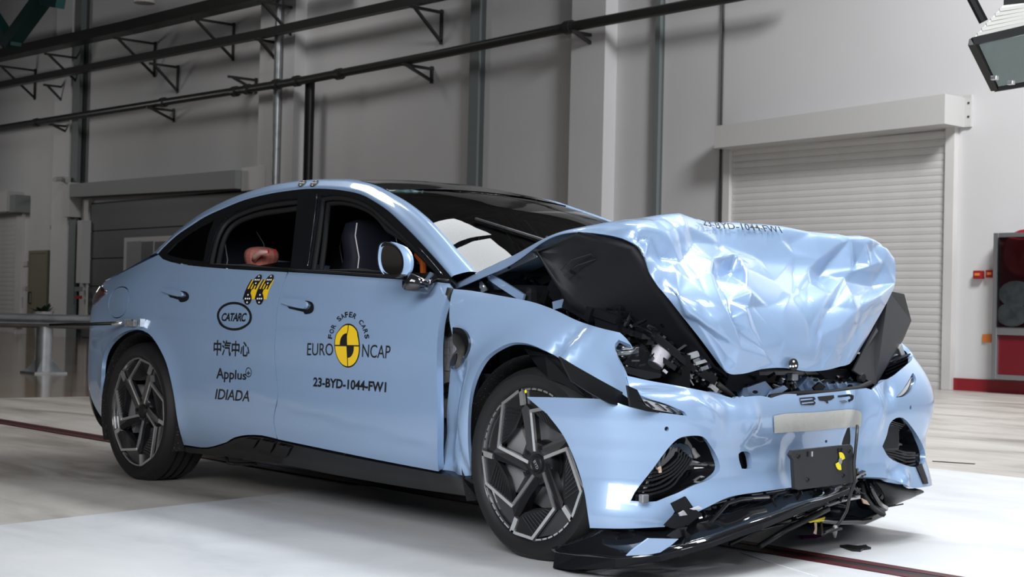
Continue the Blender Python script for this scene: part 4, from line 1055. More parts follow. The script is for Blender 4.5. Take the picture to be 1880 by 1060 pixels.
outer = [(967, 729, 'c'), (1050, 731), (1116, 735), (1154, 747), (1200, 756), (1262, 764, 'c'), (1257, 757), (1222, 742), (1185, 730), (1158, 713), (1150, 690, 'c'), (1190, 699), (1240, 708), (1300, 720), (1344, 731, 'c')]
outer += jag((1344, 731), (1372, 727), 6, 1.5)+[(1395, 727), (1416, 731, 'c'), (1440, 724), (1462, 724, 'c'), (1463, 727, 'c'), (1500, 723, 'c'), (1540, 719), (1590, 713, 'c'), (1600, 716, 'c'), (1612, 706)]
sR = bs_[-2]
zr_ = bh(1655, 676)
outer += [(1640, 690), (1662, 672), ('uv', bs_[14], .735), ('uv', bs_[15], .74), ('uv', sR, .72), ('uv', sR, .30), ('uv', bs_[15]+.05, .20), ('uv', bs_[14]+.03, .215)]
outer += [(1678, 897), (1660, 890), (1640, 881), (1610, 877), (1570, 877), (1520, 884), (1470, 893), (1400, 903), (1340, 913), (1300, 931), (1268, 947, 'c'), (1258, 937, 'c'), (1245, 928, 'c'), (1240, 938, 'c'), (1231, 952), (1220, 968, 'c'), (1150, 971), (1083, 970, 'c'), (1080, 950), (1072, 900), (1057, 850), (1034, 800), (1004, 760)]
op = ub(outer)
hole1 = ub([(1158, 920, 'c'), (1165, 905), (1195, 866), (1228, 822), (1245, 806), (1262, 801), (1290, 802), (1302, 815), (1316, 838), (1322, 857), (1318, 869), (1300, 882), (1272, 892), (1245, 905), (1222, 914), (1205, 921, 'c'), (1190, 922)])
hole2 = ub([(1620, 820, 'c'), (1628, 800), (1634, 778), (1645, 768), (1658, 768), (1672, 782), (1690, 810), (1699, 835), (1696, 852), (1680, 858), (1655, 852), (1632, 840)])
tow = ub([(1356, 834, 'c'), (1361, 830), (1374, 830), (1379, 838), (1381, 858), (1376, 861), (1362, 861, 'c'), (1357, 845)], 5)
sen1 = ub(ellipse2(1224, 788, 4, 4.4, 12), 3); sen2 = ub(ellipse2(1517, 811, 2.4, 2.8, 10), 3); sen3 = ub(ellipse2(1672, 749, 2, 4, 10), 3)
hl2 = ub([(1645, 730, 'c'), (1660, 712), (1672, 692), (1676, 685), (1682, 697), (1676, 715), (1660, 728)], 6)
bump = panel('front_bumper', BMP, op, [hole1, hole2, tow, sen1, sen2, sen3, hl2], .020, 'paint', car, .022, out_sign=sb_)
for q in (sen1, sen2, sen3):
    panel('parking_sensor', BMP, q, [], .01, 'black_plastic', bump, 0, off=-.012, out_sign=sb_)
panel('corner_reflector', BMP, hl2, [], .02, 'piano', bump, 0, off=-.012, out_sign=sb_)
q = ub([(1647, 728), (1665, 708), (1674, 694), (1668, 714), (1657, 726)], 6); panel('reflector_lens', BMP, q, [], .02, 'clear_plastic', bump, 0, off=-.004, out_sign=sb_)
# intake ducts: black bowl with curved vanes
def duct(hole, vanes, depth, nm_v='vane'):
    c = hole.mean(0); hh = resample(hole, .03); n = len(hh); V = []; rings = ((1.05, .012), (.98, .05), (.85, depth), (.45, depth*1.15), (.02, depth*1.2))
    for k_, dep in rings:
        uv = c+(hh-c)*k_; V += list(BMP.fn(uv[:, 0], uv[:, 1])-BMP.nrm(uv[:, 0], uv[:, 1])*sb_*dep)
    F = [(a*n+i, a*n+(i+1) % n, (a+1)*n+(i+1) % n, (a+1)*n+i) for a in range(len(rings)-1) for i in range(n)]
    o = mk('intake_duct', V, F, 'piano', bump, True)
    for path, dep in vanes:
        uv = uvpath(BMP, path, 8, False); P = BMP.fn(uv[:, 0], uv[:, 1])-BMP.nrm(uv[:, 0], uv[:, 1])*sb_*dep
        mb = MB()
        for a_, b_ in zip(P[:-1], P[1:]): mb.bar(a_, b_, .030, .007, (0, 0, 1))
        mb.build(nm_v, 'black_plastic', bump)
v1 = []
for k in range(6):
    t = k/5.0
    v1.append(([(1186-22*t+2, 868+36*t), (1210-8*t, 869+32*t), (1236+8*t, 858+30*t), (1255+14*t, 842+22*t), (1262+20*t, 830+14*t)], .045))
duct(hole1, v1, .10)
v2 = [([(1622+3*k, 822+5*k), (1650, 826+5*k), (1675, 832+5*k), (1692, 833+4*k)], .04) for k in range(5)]
duct(hole2, v2, .09)
for k in range(9):
    uv = uvpath(BMP, [(1628+2*k, 808-4*k), (1652+3*k, 812-3*k)], 8, False); P = BMP.fn(uv[:, 0], uv[:, 1])-BMP.nrm(uv[:, 0], uv[:, 1])*sb_*.04
    MB().tube(P, .003, 5).build('mesh_rib', 'black_plastic', bump)
MB().box(pX(1182, 916, 3.44), (.02, .03, .028), None, .003).build('clip', 'dull_metal', bump)
MB().tube([pX(1208, 862, 3.43), pX(1211, 858, 3.43), pX(1212, 868, 3.43)], .006, 6).build('torn_wire', 'beige_tag', bump)
# far corner black strip
fs = ub([(1681, 858, 'c'), (1690, 852, 'c'), (1700, 880, 'c'), (1702, 889, 'c'), (1694, 889, 'c')], 6); panel('air_curtain_trim', BMP, fs, [], .02, 'black_plastic', bump, .01, off=.006, out_sign=sb_)
# tow-hole back, slots under the badge
panel('tow_pocket', BMP, (tow-tow.mean(0))*1.1+tow.mean(0), [], .015, 'black_plastic', bump, 0, off=-.04, out_sign=sb_)
for pts in ([(1467, 731), (1494, 729), (1497, 733), (1493, 736), (1497, 740), (1494, 744), (1470, 744)], [(1500, 729), (1530, 726), (1531, 731), (1525, 735), (1519, 736), (1520, 741), (1517, 741), (1515, 737), (1504, 736)], [(1537, 727), (1560, 724), (1567, 727), (1566, 734), (1558, 739), (1556, 735), (1562, 732), (1560, 728), (1538, 730)]):
    panel('badge_slot', BMP, ub([p+('c',) for p in pts], 4), [], .012, 'piano', bump, 0, off=.002, out_sign=sb_)
q = ub([(1468, 734, 'c'), (1490, 732, 'c'), (1490, 734, 'c'), (1468, 736.5, 'c')], 4); panel('badge_bar', BMP, q, [], .012, 'paint', bump, 0, off=.004, out_sign=sb_)
q = ub([(1470, 740, 'c'), (1492, 738, 'c'), (1492, 740, 'c'), (1470, 742.5, 'c')], 4); panel('badge_bar', BMP, q, [], .012, 'paint', bump, 0, off=.004, out_sign=sb_)
q = ub([(1538, 737, 'c'), (1550, 735, 'c'), (1556, 738, 'c'), (1545, 741, 'c')], 4); panel('badge_chip', BMP, q, [], .012, 'chrome', bump, 0, off=.004, out_sign=sb_)
# tape strip
tp1 = ub([(1419, 764, 'c'), (1440, 760), (1500, 757), (1560, 752), (1578, 755), (1582, 762, 'c'), (1580, 784, 'c'), (1540, 786), (1500, 790), (1420, 795, 'c')], 8)
tape = panel('tape_strip', BMP, tp1, [], .015, 'tape', bump, 0, off=.004, out_sign=sb_)
# licence plate holder
pl_px = [(1452, 835), (1456, 828), (1500, 822), (1555, 817), (1566, 820), (1569, 880), (1566, 888), (1464, 901), (1459, 897)]
def plp(x, y, o=0.0): return pX(x, y, 3.575)+np.array([o, 0, 0])
MB().prism([plp(x, y) for x, y in [(1456, 828), (1530, 820), (1562, 817), (1566, 822), (1569, 884), (1566, 887), (1466, 900), (1460, 898), (1457, 845), (1451, 836)]], (-.016, 0, 0)).build('number_plate_holder', 'plate_grey', car)
plate = bpy.data.objects['number_plate_holder']
for x, y in ((1466, 838), (1559, 828), (1483, 881), (1548, 873)):
    c = plp(x, y); MB().lathe([(0, .001), (.005, .001), (.005, .003), (.008, .003), (.009, 0)], 12, Matrix.Translation(c) @ Matrix.Rotation(math.radians(90), 4, 'Y')).build('screw_boss', 'black_plastic', plate)
for x, y in ((1483, 834), (1490, 834), (1539, 828), (1545, 828)): MB().box(plp(x, y), (.006, .008, .018)).build('slot', 'pipe_black' if x % 2 else 'alu', plate)
c = plp(1541, 847, .003); r_ = .028
for a0 in (30, 210):
    P = [c]+[c+np.array([0, r_*math.cos(math.radians(a0+i*9-15)), r_*1.15*math.sin(math.radians(a0+i*9-15))]) for i in range(11)]
    MB().prism(P, (.002, 0, 0)).build('target_quadrant', 'bright_yellow', plate)
MB().prism([c+np.array([0, .010*math.cos(math.radians(a)), .012*math.sin(math.radians(a))]) for a in range(0, 360, 30)], (.0025, 0, 0)).build('target_hub', 'dull_metal', plate)

# --- bonnet: tented and crumpled
def H(px, py, y=None, x=None): return pY(px, py, y) if y is not None else pX(px, py, x)
# rows run across the car (right -> left), from the windscreen to the front hem
RY = [-.77, -.745, -.60, -.40, -.15, .10, .35, .58, .74, .77]
rows = []
rowA = [(2.27, .955), (2.275, .985), (2.36, 1.01), (2.43, 1.03), (2.48, 1.04), (2.48, 1.04), (2.44, 1.03), (2.37, 1.01), (2.28, .99), (2.27, .96)]
rows.append([(x, y, z) for (x, z), y in zip(rowA, RY)])
e2a = pY(925, 492, -.79); e2b = pY(930, 475, -.755)
rowB = [(e2a[0], -.79, e2a[2]), (e2b[0], -.755, e2b[2]), (2.62, -.60, 1.085), (2.66, -.4, 1.10), (2.68, -.15, 1.11), (2.68, .10, 1.11), (2.66, .35, 1.10), (2.63, .58, 1.08), (2.57, .75, 1.06), (2.56, .78, 1.03)]
rows.append(rowB)
e3a = pY(1055, 426, -.775); e3b = pY(1062, 418, -.75)
def crest(px, py, y): q = pY(px, py, y); return (q[0], q[1], q[2])
rowC = [(e3a[0], -.775, e3a[2]), crest(1066, 418, -.75), crest(1130, 414, -.60), crest(1215, 410, -.42), (3.0, -.15, 1.20), (3.02, .10, 1.20), (3.05, .35, 1.195), (3.08, .58, 1.18), (3.1, .76, 1.15), (3.1, .79, 1.12)]
rows.append(rowC)
rowD = [crest(1168, 449, -.775), crest(1172, 424, -.735), crest(1205, 411, -.60), crest(1256, 405.5, -.42), crest(1345, 411, -.15), crest(1425, 419, .10), crest(1510, 430, .35), crest(1583, 441, .58), crest(1622, 452, .73), crest(1638, 470, .79)]
rows.append(rowD)
rowE = [crest(1195, 505, -.73), crest(1212, 490, -.68), crest(1245, 470, -.57), crest(1300, 470, -.40), crest(1370, 480, -.16), crest(1440, 490, .08), crest(1515, 495, .32), crest(1580, 500, .54), crest(1630, 505, .72), crest(1644, 510, .77)]
rows.append(rowE)
def hemrow(pts): return [tuple(pX(x, y, X)) for x, y, X in pts]
rowF = hemrow([(1236, 560, 3.36), (1250, 555, 3.40), (1285, 560, 3.42), (1340, 560, 3.43), (1400, 562, 3.43), (1460, 565, 3.43), (1520, 565, 3.42), (1575, 560, 3.40), (1612, 555, 3.36), (1632, 548, 3.32)])
rows.append(rowF)
rowG = hemrow([(1285, 622, 3.40), (1300, 622, 3.43), (1335, 625, 3.455), (1380, 628, 3.46), (1430, 630, 3.46), (1480, 630, 3.46), (1525, 628, 3.45), (1565, 622, 3.43), (1590, 612, 3.40), (1602, 602, 3.37)])
rows.append(rowG)
rowH = hemrow([(1322, 672, 3.42), (1334, 684, 3.44), (1360, 687, 3.45), (1400, 678, 3.455), (1440, 676, 3.455), (1480, 682, 3.455), (1515, 680, 3.45), (1540, 674, 3.44), (1560, 668, 3.43), (1568, 660, 3.41)])
rows.append(rowH)
HOOD0 = loft_surf(rows, 130, 130)
# crumples: offsets (in metres) at points picked on the sheet, piecewise linear between them -> sharp folds
CR_PX = [(1100, 430, .0), (1165, 428, .018), (1178, 438, -.030), (1185, 452, .012), (1200, 440, -.012), (1213, 436, .022), (1222, 470, -.03), (1232, 455, .01), (1218, 500, .015), (1250, 480, -.012), (1262, 520, .018), (1240, 540, -.012), (1280, 560, .008), (1300, 505, .020), (1318, 508, -.025), (1340, 473, .030), (1350, 492, -.030), (1362, 505, .028), (1330, 450, -.008), (1255, 420, .018), (1275, 440, -.012), (1305, 480, .012), (1345, 545, -.028), (1366, 530, .012), (1372, 545, .030), (1376, 565, -.006), (1330, 580, .022), (1348, 590, -.02), (1362, 575, .026), (1400, 480, .0), (1430, 440, .004), (1455, 470, .010), (1450, 450, -.006), (1480, 500, .014), (1420, 522, .014), (1412, 560, -.008), (1455, 545, -.004), (1490, 525, .006), (1500, 478, .020), (1510, 500, -.028), (1522, 545, .014), (1530, 560, -.024), (1545, 515, .024), (1550, 512, -.010), (1560, 500, .016), (1575, 485, -.016), (1590, 490, .026), (1605, 520, -.025), (1612, 545, .014), (1620, 480, .008), (1600, 460, -.012), (1585, 448, .012), (1570, 570, .012), (1590, 590, -.010), (1540, 600, .008), (1500, 620, -.004), (1530, 640, .006), (1440, 620, .004), (1400, 640, -.003), (1355, 640, .012), (1340, 655, -.012), (1312, 620, -.012), (1300, 600, .014), (1285, 600, -.010), (1270, 575, .014), (1420, 668, -.008), (1405, 655, .008), (1470, 660, .004), (1510, 665, -.006), (1550, 640, -.006), (1350, 670, .006), (1360, 610, -.010), (1375, 600, .010), (1640, 490, .0), (1560, 440, .0), (1490, 428, -.004), (1440, 423, .004), (1390, 440, .002)]
cuv = HOOD0.hit([(a, b) for a, b, c in CR_PX]); cof = np.array([c for *_, c in CR_PX])*1.0
u0, u1, v0, v1_h = HOOD0.dom
# u runs across (right->left), v from windscreen to hem
extra = [(u, v, 0.0) for u in np.linspace(u0, u1, 7) for v in (v0, v0+(v1_h-v0)*.18, v0+(v1_h-v0)*.33, v1_h)]+[(u, v, 0.0) for u in (u0, u1) for v in np.linspace(v0, v1_h, 14)]
AP = np.concatenate([cuv, np.array([(a, b) for a, b, c in extra])]); AO = np.concatenate([cof, np.zeros(len(extra))])
vo_, eo_, fo_, ov_, *_r = delaunay_2d_cdt([Vector(p) for p in AP], [], [], 0, 1e-6)
tv = np.array([tuple(v) for v in vo_]); to = np.array([AO[o[0]] for o in ov_]); tf = np.array([tuple(f) for f in fo_])
def crumple(u, v):
    sh = u.shape; Q = np.stack([u.ravel(), v.ravel()], -1); out = np.zeros(len(Q))
    for f in tf:
        a, b, c = tv[f[0]], tv[f[1]], tv[f[2]]; den = (b[1]-c[1])*(a[0]-c[0])+(c[0]-b[0])*(a[1]-c[1])
        if abs(den) < 1e-12: continue
        w1 = ((b[1]-c[1])*(Q[:, 0]-c[0])+(c[0]-b[0])*(Q[:, 1]-c[1]))/den; w2 = ((c[1]-a[1])*(Q[:, 0]-c[0])+(a[0]-c[0])*(Q[:, 1]-c[1]))/den; w3 = 1-w1-w2
        m_ = (w1 >= -1e-6) & (w2 >= -1e-6) & (w3 >= -1e-6); out[m_] = w1[m_]*to[f[0]]+w2[m_]*to[f[1]]+w3[m_]*to[f[2]]
    return out.reshape(sh)
# fine random creases in the folded front half
_rs = np.random.RandomState(5); CREASE = []
for _ in range(46):
    cu_ = u0+(u1-u0)*(.06+.88*_rs.rand()); cv_ = v0+(v1_h-v0)*(.50+.42*_rs.rand()); an = math.pi/2+(_rs.rand()-.5)*1.9
    CREASE.append((cu_, cv_, math.cos(an), math.sin(an), .05+.09*_rs.rand(), .010+.012*_rs.rand(), (_rs.rand()-.45)*.013))
# bake the crumple offsets on a fine grid, soften slightly, sample bilinearly
NG = 220
GU, GV = np.linspace(u0, u1, NG), np.linspace(v0, v1_h, NG); gu, gv = np.meshgrid(GU, GV, indexing='ij'); GO = crumple(gu, gv)
for a_, b_, c_, d_, L_, w_, h_ in CREASE:
    al = (gu-a_)*c_+(gv-b_)*d_; ac = -(gu-a_)*d_+(gv-b_)*c_; GO = GO+h_*np.exp(-np.abs(ac)/w_)*np.exp(-(al/L_)**2)
for _ in range(1):
    p_ = np.pad(GO, 1, mode='edge'); GO = (p_[1:-1, 1:-1]*2+p_[:-2, 1:-1]+p_[2:, 1:-1]+p_[1:-1, :-2]+p_[1:-1, 2:])/6
sh_ = 1.0 if HOOD0.nrm(np.array([HOOD0.cu[4]]), np.array([HOOD0.cv[5]]))[0][0] > 0 else -1.0
def hood_fn(u, v):
    u = np.asarray(u, float); v = np.asarray(v, float)
    a = np.clip((u-u0)/(u1-u0)*(NG-1), 0, NG-1.001); b = np.clip((v-v0)/(v1_h-v0)*(NG-1), 0, NG-1.001); i = a.astype(int); j = b.astype(int); fa = a-i; fb = b-j
    o = GO[i, j]*(1-fa)*(1-fb)+GO[i+1, j]*fa*(1-fb)+GO[i, j+1]*(1-fa)*fb+GO[i+1, j+1]*fa*fb
    return HOOD0.fn(u, v)+HOOD0.nrm(u, v)*(sh_*o)[..., None]
HOOD = Surf(hood_fn, u0, u1, v0, v1_h, 120, 120)
hood = grid_panel('bonnet', HOOD, 170, 190, 'paint', car, thick=.006, out_sign=sh_)
V2, F = text_mesh('23-BYD-1044-FW1', 1.0, .012)
uq = [HOOD.cu[3] if hasattr(HOOD, 'cu') else 0]
q4 = HOOD0.hit([(1284, 421), (1430, 432), (1424, 422.5), (1281, 409.5)])
decal('lettering', HOOD, V2, F, None, 'decal_black', hood, .017, sh_, quad_uv=q4)
lz = [(1448, 683), (1462, 682), (1464, 660), (1450, 660)]
V2, F = fan(ellipse2(0, 0, 1, 1, 24)); cc = pX(1456, 670, 3.475)
MB().prism([pX(1456+8*math.cos(a), 670+11.5*math.sin(a), 3.474) for a in np.linspace(0, 2*math.pi, 24, endpoint=False)], (.004, 0, 0)).build('target_marker', 'decal_black', hood)
for x, y in ((1457, 664), (1451, 673), (1456, 673), (1461, 672)):
    MB().prism([pX(x+1.9*math.cos(a), y+2.1*math.sin(a), 3.4785) for a in np.linspace(0, 2*math.pi, 12, endpoint=False)], (.0008, 0, 0)).build('marker_dot', 'white_dot', hood)
# --- black liner panel under the front half of the bonnet, sticking out on both sides
lin_r = [(985, 462, 2.9), (1062, 426, 3.02), (1172, 448, 3.26), (1205, 510, 3.30), (1262, 600, 3.335), (1312, 672, 3.37), (1335, 692, 3.38)]
lin_l = [(985, 462, 2.90), (1015, 515, 2.94), (1045, 560, 3.0), (1090, 590, 3.06), (1150, 625, 3.14), (1215, 655, 3.25), (1335, 694, 3.36)]
def sheet(name, A, B, material, n=9, bulge=0.0, thick=.006):
    """ruled sheet between two edge lines given in pixels + depth x"""
    a = np.array([pX(*q) for q in A]); b = np.array([pX(*q) for q in B]); V = []; m_ = len(a)
    for i in range(n+1):
        t = i/n; V += list(a*(1-t)+b*t+np.array([bulge*4*t*(1-t), 0, 0]))
    F = [(i*m_+j, i*m_+j+1, (i+1)*m_+j+1, (i+1)*m_+j) for i in range(n) for j in range(m_-1)]
    o = mk(name, V, F, material, hood if name == 'bonnet_liner' else car, True)
    md = o.modifiers.new('t', 'SOLIDIFY'); md.thickness = thick; md.offset = 0
    return o
sheet('bonnet_liner', lin_r, lin_l, 'dark_liner', 9, -.03)
mk('bonnet_liner', [pX(*q) for q in ((1606, 594, 3.28), (1628, 535, 3.26), (1657, 541, 3.22), (1670, 590, 3.2), (1655, 625, 3.24), (1604, 709, 3.40), (1563, 681, 3.40))], [tuple(range(7))], 'plate_grey', hood).modifiers.new('t', 'SOLIDIFY').thickness = .008  # far part of the same black liner, its lit tone put into a lighter grey
for x, y, X in ((1606, 590, 3.30), (1643, 594, 3.235)):
    P = [pX(x+3.2*math.cos(a)+1.5*math.sin(a), y+7*math.sin(a), X+.012) for a in np.linspace(0, 2*math.pi, 14, endpoint=False)]
    MB().prism(P, (.004, 0, 0)).build('liner_slot', 'shutter' if x > 1620 else 'pipe_black', hood)
for x, y, X in ((1218, 599, 3.235), (1240, 578, 3.275), (1050, 500, 3.03)):
    P = [pX(x+6.5*math.cos(a), y+3.2*math.sin(a)+3*math.cos(a), X+.02) for a in np.linspace(0, 2*math.pi, 14, endpoint=False)]
    MB().prism(P, (.006, 0, 0)).build('liner_slot', 'pipe_black', hood)
lr = MB(); lr.tube([pX(x, y, X+.01) for x, y, X in ((1030, 497, 3.0), (1050, 477, 3.03), (1085, 466, 3.08), (1094, 476, 3.09), (1060, 487, 3.04), (1036, 507, 3.0))], .003, 5); lr.build('liner_rib', 'black_plastic', hood)
# ================================================================== wheels
def pol(r, a): return np.array([r*math.cos(math.radians(a)), r*math.sin(math.radians(a))])
def hface(r): return -.034+.024*min(1, max(0, (r-.05)/.14))
RX = Matrix.Rotation(math.radians(90), 4, 'X')
def wv(p, h): return (p[0], -h, p[1])        # wheel plane -> local (outside is -y)
def wpoly(poly, dh, th, mb=None):
    """extruded plate in the wheel face; poly in polar"""
    mb = mb or MB(); P = [pol(r, a) for r, a in poly]; n = len(P)
    V = [wv(p, hface(r)+dh) for p, (r, a) in zip(P, poly)]+[wv(p, hface(r)+dh-th) for p, (r, a) in zip(P, poly)]
    return mb.add(V, [tuple(range(n)), tuple(range(2*n-1, n-1, -1))]+[(i, i+n, (i+1) % n+n, (i+1) % n) for i in range(n)])
def wline(pts, widths, dh, th):
    """machined line: polyline in polar with a width per segment"""
    mb = MB()
    for (r0, a0), (r1, a1), w_ in zip(pts[:-1], pts[1:], widths):
        p, q = pol(r0, a0), pol(r1, a1); t = (q-p)/np.linalg.norm(q-p); s_ = np.array([-t[1], t[0]])*w_/2; p = p-t*.003; q = q+t*.003
        V = [wv(p-s_, hface(r0)+dh), wv(p+s_, hface(r0)+dh), wv(q+s_, hface(r1)+dh), wv(q-s_, hface(r1)+dh)]; V += [(x, y+th, z) for x, y, z in V]
        mb.add(V, [(0, 1, 2, 3), (7, 6, 5, 4), (0, 4, 5, 1), (1, 5, 6, 2), (2, 6, 7, 3), (3, 7, 4, 0)])
    return mb
TP = [(.268, -.016), (.276, -.004), (.297, .006), (.318, .003), (.334, -.012), (.3425, -.032), (.345, -.045), (.346, -.068), (.337, -.070), (.337, -.080), (.347, -.082), (.347, -.110), (.338, -.112), (.338, -.124), (.347, -.126), (.347, -.154), (.338, -.156), (.338, -.166), (.346, -.168), (.345, -.192), (.3425, -.205), (.334, -.225), (.318, -.240), (.295, -.244), (.27, -.235), (.256, -.222)]
def make_wheel(theta0):
    mb = MB(); mb.lathe([(.276, -.010), (.272, -.0065), (.268, -.012), (.262, -.024), (.240, -.05), (.226, -.12), (.232, -.2), (.256, -.222)], 64, RX)
    root = mb.build('wheel', 'wheel_black', car, ang=50)
    tb = MB(); tb.lathe(TP, 96, RX, closed=True); tire = tb.build('tire', 'rubber', root, ang=35)
    for v in tire.data.vertices:
        if v.co.z < -.3375: v.co.z = -.3375
    MB().lathe([(0, -.036), (.030, -.036), (.074, -.034), (.082, -.046), (.085, -.08), (.05, -.1), (.0, -.1)], 40, RX).build('hub', 'wheel_black', root, ang=40)
    cp = MB().lathe([(0, -.030), (.024, -.030), (.026, -.032), (.030, -.029), (.034, -.029), (.036, -.036)], 36, RX).build('centre_cap', 'wheel_blade', root, ang=35)
    for k in range(5):
        e = theta0+72*k
        wpoly([(.045, e+10), (.10, e+1), (.19, e), (.215, e+8), (.20, e+15), (.125, e+22), (.075, e+42), (.05, e+60)], -.002, .03).build('spoke', 'wheel_black', root)
        bl = wpoly([(.192, e), (.264, e-37), (.272, e-61), (.214, e-60), (.180, e-52), (.156, e-35), (.166, e-12)], -.006, .022).build('spoke_blade', 'wheel_blade', root)
        wpoly([(.212, e-60), (.271, e-61), (.262, e-85), (.262, e-110), (.192, e-72)], -.014, .02).build('rim_filler', 'wheel_black', root)
        rb = MB()
        for q in range(9):
            t = (q+1)/10.0
            a_ = pol(.192, e)*(1-t)+pol(.264, e-37)*t; b_ = pol(.166, e-12)*(1-t)+pol(.205, e-58)*t; m_ = (a_+b_)/2
            a_ = a_*.94+m_*.06; b_ = b_*.9+m_*.1
            s_ = .0016; d = (b_-a_)/np.linalg.norm(b_-a_); nn = np.array([-d[1], d[0]])*s_
            h0, h1 = hface(np.linalg.norm(a_)), hface(np.linalg.norm(b_))
            V = [wv(a_-nn, h0-.0045), wv(a_+nn, h0-.0045), wv(b_+nn, h1-.0045), wv(b_-nn, h1-.0045)]; V += [(x, y+.003, z) for x, y, z in V]
            rb.add(V, [(0, 1, 2, 3), (0, 4, 5, 1), (1, 5, 6, 2), (2, 6, 7, 3), (3, 7, 4, 0)])
        o = rb.build('blade_ribs', 'wheel_black', root); o['kind'] = 'stuff'
        wline([(.048, e+11), (.188, e), (.262, e-37), (.270, e-61), (.216, e-60)], [.012, .012, .011, .020], .0018, .012).build('machined_edge', 'alu', root)
        wline([(.2665, e-66-i*6.5) for i in range(7)], [.006]*6, -.001, .008).build('rim_arc', 'alu', root)
        c = pol(.061, e-22); c3 = wv(c, -.045)
        lg = MB().lathe([(.0145, .012), (.0145, 0), (.009, 0), (.009, .012), (0, .012)], 12, Matrix.Translation(c3) @ RX).build('wheel_bolt', 'pipe_black', root, ang=40)
    MB().lathe([(.06, -.10), (.168, -.10), (.170, -.104), (.170, -.126), (.06, -.126)], 48, RX).build('brake_disc', 'dull_metal', root, ang=40)
    cb = MB()
    P = [(.105, 140), (.175, 132), (.195, 160), (.195, 190), (.175, 222), (.105, 214), (.11, 178)]
    n = len(P); V = [wv(pol(*p), -.055) for p in P]+[wv(pol(*p), -.15) for p in P]; cb.add(V, [tuple(range(n)), tuple(range(2*n-1, n-1, -1))]+[(i, i+n, (i+1) % n+n, (i+1) % n) for i in range(n)])
    cb.build('brake_caliper', 'cast_metal', root)
    return root
def copy_tree(o, parent):
    c = o.copy(); COL.objects.link(c); c.parent = parent
    for ch in o.children: copy_tree(ch, c)
    return c
wr_ = make_wheel(-20); wr_.location = (0, -.912, .338)
wf_ = make_wheel(21.4); wf_.location = (2.915, -.912, .338)
V2, F = text_mesh('BYD', 1.0, .01); V2 = (V2-V2.mean(0)); k_ = .034/np.ptp(V2[:, 0]); V2 = V2*k_*[1, 1]; a_ = math.radians(-55)
V2 = V2 @ np.array([[math.cos(a_), math.sin(a_)], [-math.sin(a_), math.cos(a_)]])
mk('cap_lettering', [wv(p, -.0285) for p in V2], F, 'alu', wf_)
MB().lathe([(0, .001), (.006, .001), (.006, 0)], 12, Matrix.Translation(wv(pol(.258, 96), .002)) @ RX).build('paint_dot', 'bright_yellow', wf_)
for x in (0, 2.915):
    c = copy_tree(wr_, car); c.location = (x, .912, .338); c.rotation_euler = (0, 0, math.pi)
MB().tube([(0, -.75, .338), (0, .75, .338)], .05, 10).build('axle', 'pipe_black', car); MB().tube([(2.915, -.75, .338), (2.915, .75, .338)], .05, 10).build('axle', 'pipe_black', car)
# plastic flap hanging over the front tyre
fl_ = MB(); sheetP = [(3.02, -.93, .72), (3.08, -.90, .70), (3.2, -.86, .66), (3.26, -.84, .58)]
mk('torn_liner', [pY(*q) for q in ((962, 640, -.86), (1000, 650, -.9), (1050, 676, -.9), (1075, 728, -.88), (1020, 729, -.86), (1005, 690, -.93), (985, 672, -.9))], [tuple(range(7))], 'pipe_black', car)
# ================================================================== interior
def seat(x0, y0, front=True):
    secs = []; n = 20
    tab = [(.0, .05, .26, .10), (.12, .0, .27, .11), (.30, -.06, .265, .10), (.48, -.13, .25, .09), (.60, -.175, .19, .075), (.68, -.20, .15, .065), (.78, -.235, .145, .06), (.84, -.255, .11, .05), (.86, -.26, .05, .03)]
    for h, dx, hw, hd in tab:
        secs.append([(x0+dx+hd*np.sign(math.cos(a))*abs(math.cos(a))**.6, y0+hw*np.sign(math.sin(a))*abs(math.sin(a))**.6, .43+h) for a in np.linspace(0, 2*math.pi, n, endpoint=False)])
    V = [v for s_ in secs for v in s_]; F = [(i*n+j, i*n+(j+1) % n, (i+1)*n+(j+1) % n, (i+1)*n+j) for i in range(len(secs)-1) for j in range(n)]+[tuple((len(secs)-1)*n+j for j in range(n))]
    o = mk('seat', V, F, 'seat', car, True)
    MB().box((x0+.27, y0, .42), (.54, .5, .14), None, .05).build('seat_cushion', 'seat', o)
    for sg in (-1, 1):
        for ins, fx_ in ((.78, 1.02), (.42, 1.10)):
            MB().tube([(x0+dx+hd*fx_*.75, y0+sg*hw*ins*1.02, .43+h) for h, dx, hw, hd in tab[1:8]], .0042, 6).build('piping', 'white_piping', o)
    return o
seat(1.42, -.37); seat(1.42, .37)
for yy in (-.36, .36):
    s_ = seat(.26, yy)
MB().tube([(1.33, -.16, 1.03), (1.31, -.15, 1.1), (1.25, -.14, 1.14)], .016, 8).build('belt_guide', 'orange', car)
MB().box((.86, -.1, .93), (.02, .5, .022), None, .004).build('seat_stripe', 'orange', car)
MB().box((2.2, 0, .80), (.5, 1.4, .34), None, .08).build('dashboard', 'interior', car)
MB().box((2.52, 0, .93), (.34, 1.44, .10), None, .03).build('cowl_panel', 'black_plastic', car)
cy = MB(); Mw = Matrix.Translation((1.86, .37, .93)) @ Matrix.Rotation(math.radians(-65), 4, 'Y')
cy.lathe([(.185+.016*math.cos(a), .016*math.sin(a)) for a in np.linspace(0, 2*math.pi, 9)], 32, Mw); cy.lathe([(0, .0), (.06, .0), (.07, -.03), (.03, -.06)], 16, Mw)
for an in (0, 120, 240):
    cy.bar(Mw @ Vector((.05*math.cos(math.radians(an)), .05*math.sin(math.radians(an)), 0)), Mw @ Vector((.18*math.cos(math.radians(an)), .18*math.sin(math.radians(an)), 0)), .03, .015)
cy.build('steering_wheel', 'interior', car, smooth=True)
hl = [M_at(x) for x in np.linspace(.2, 1.5, 6)]
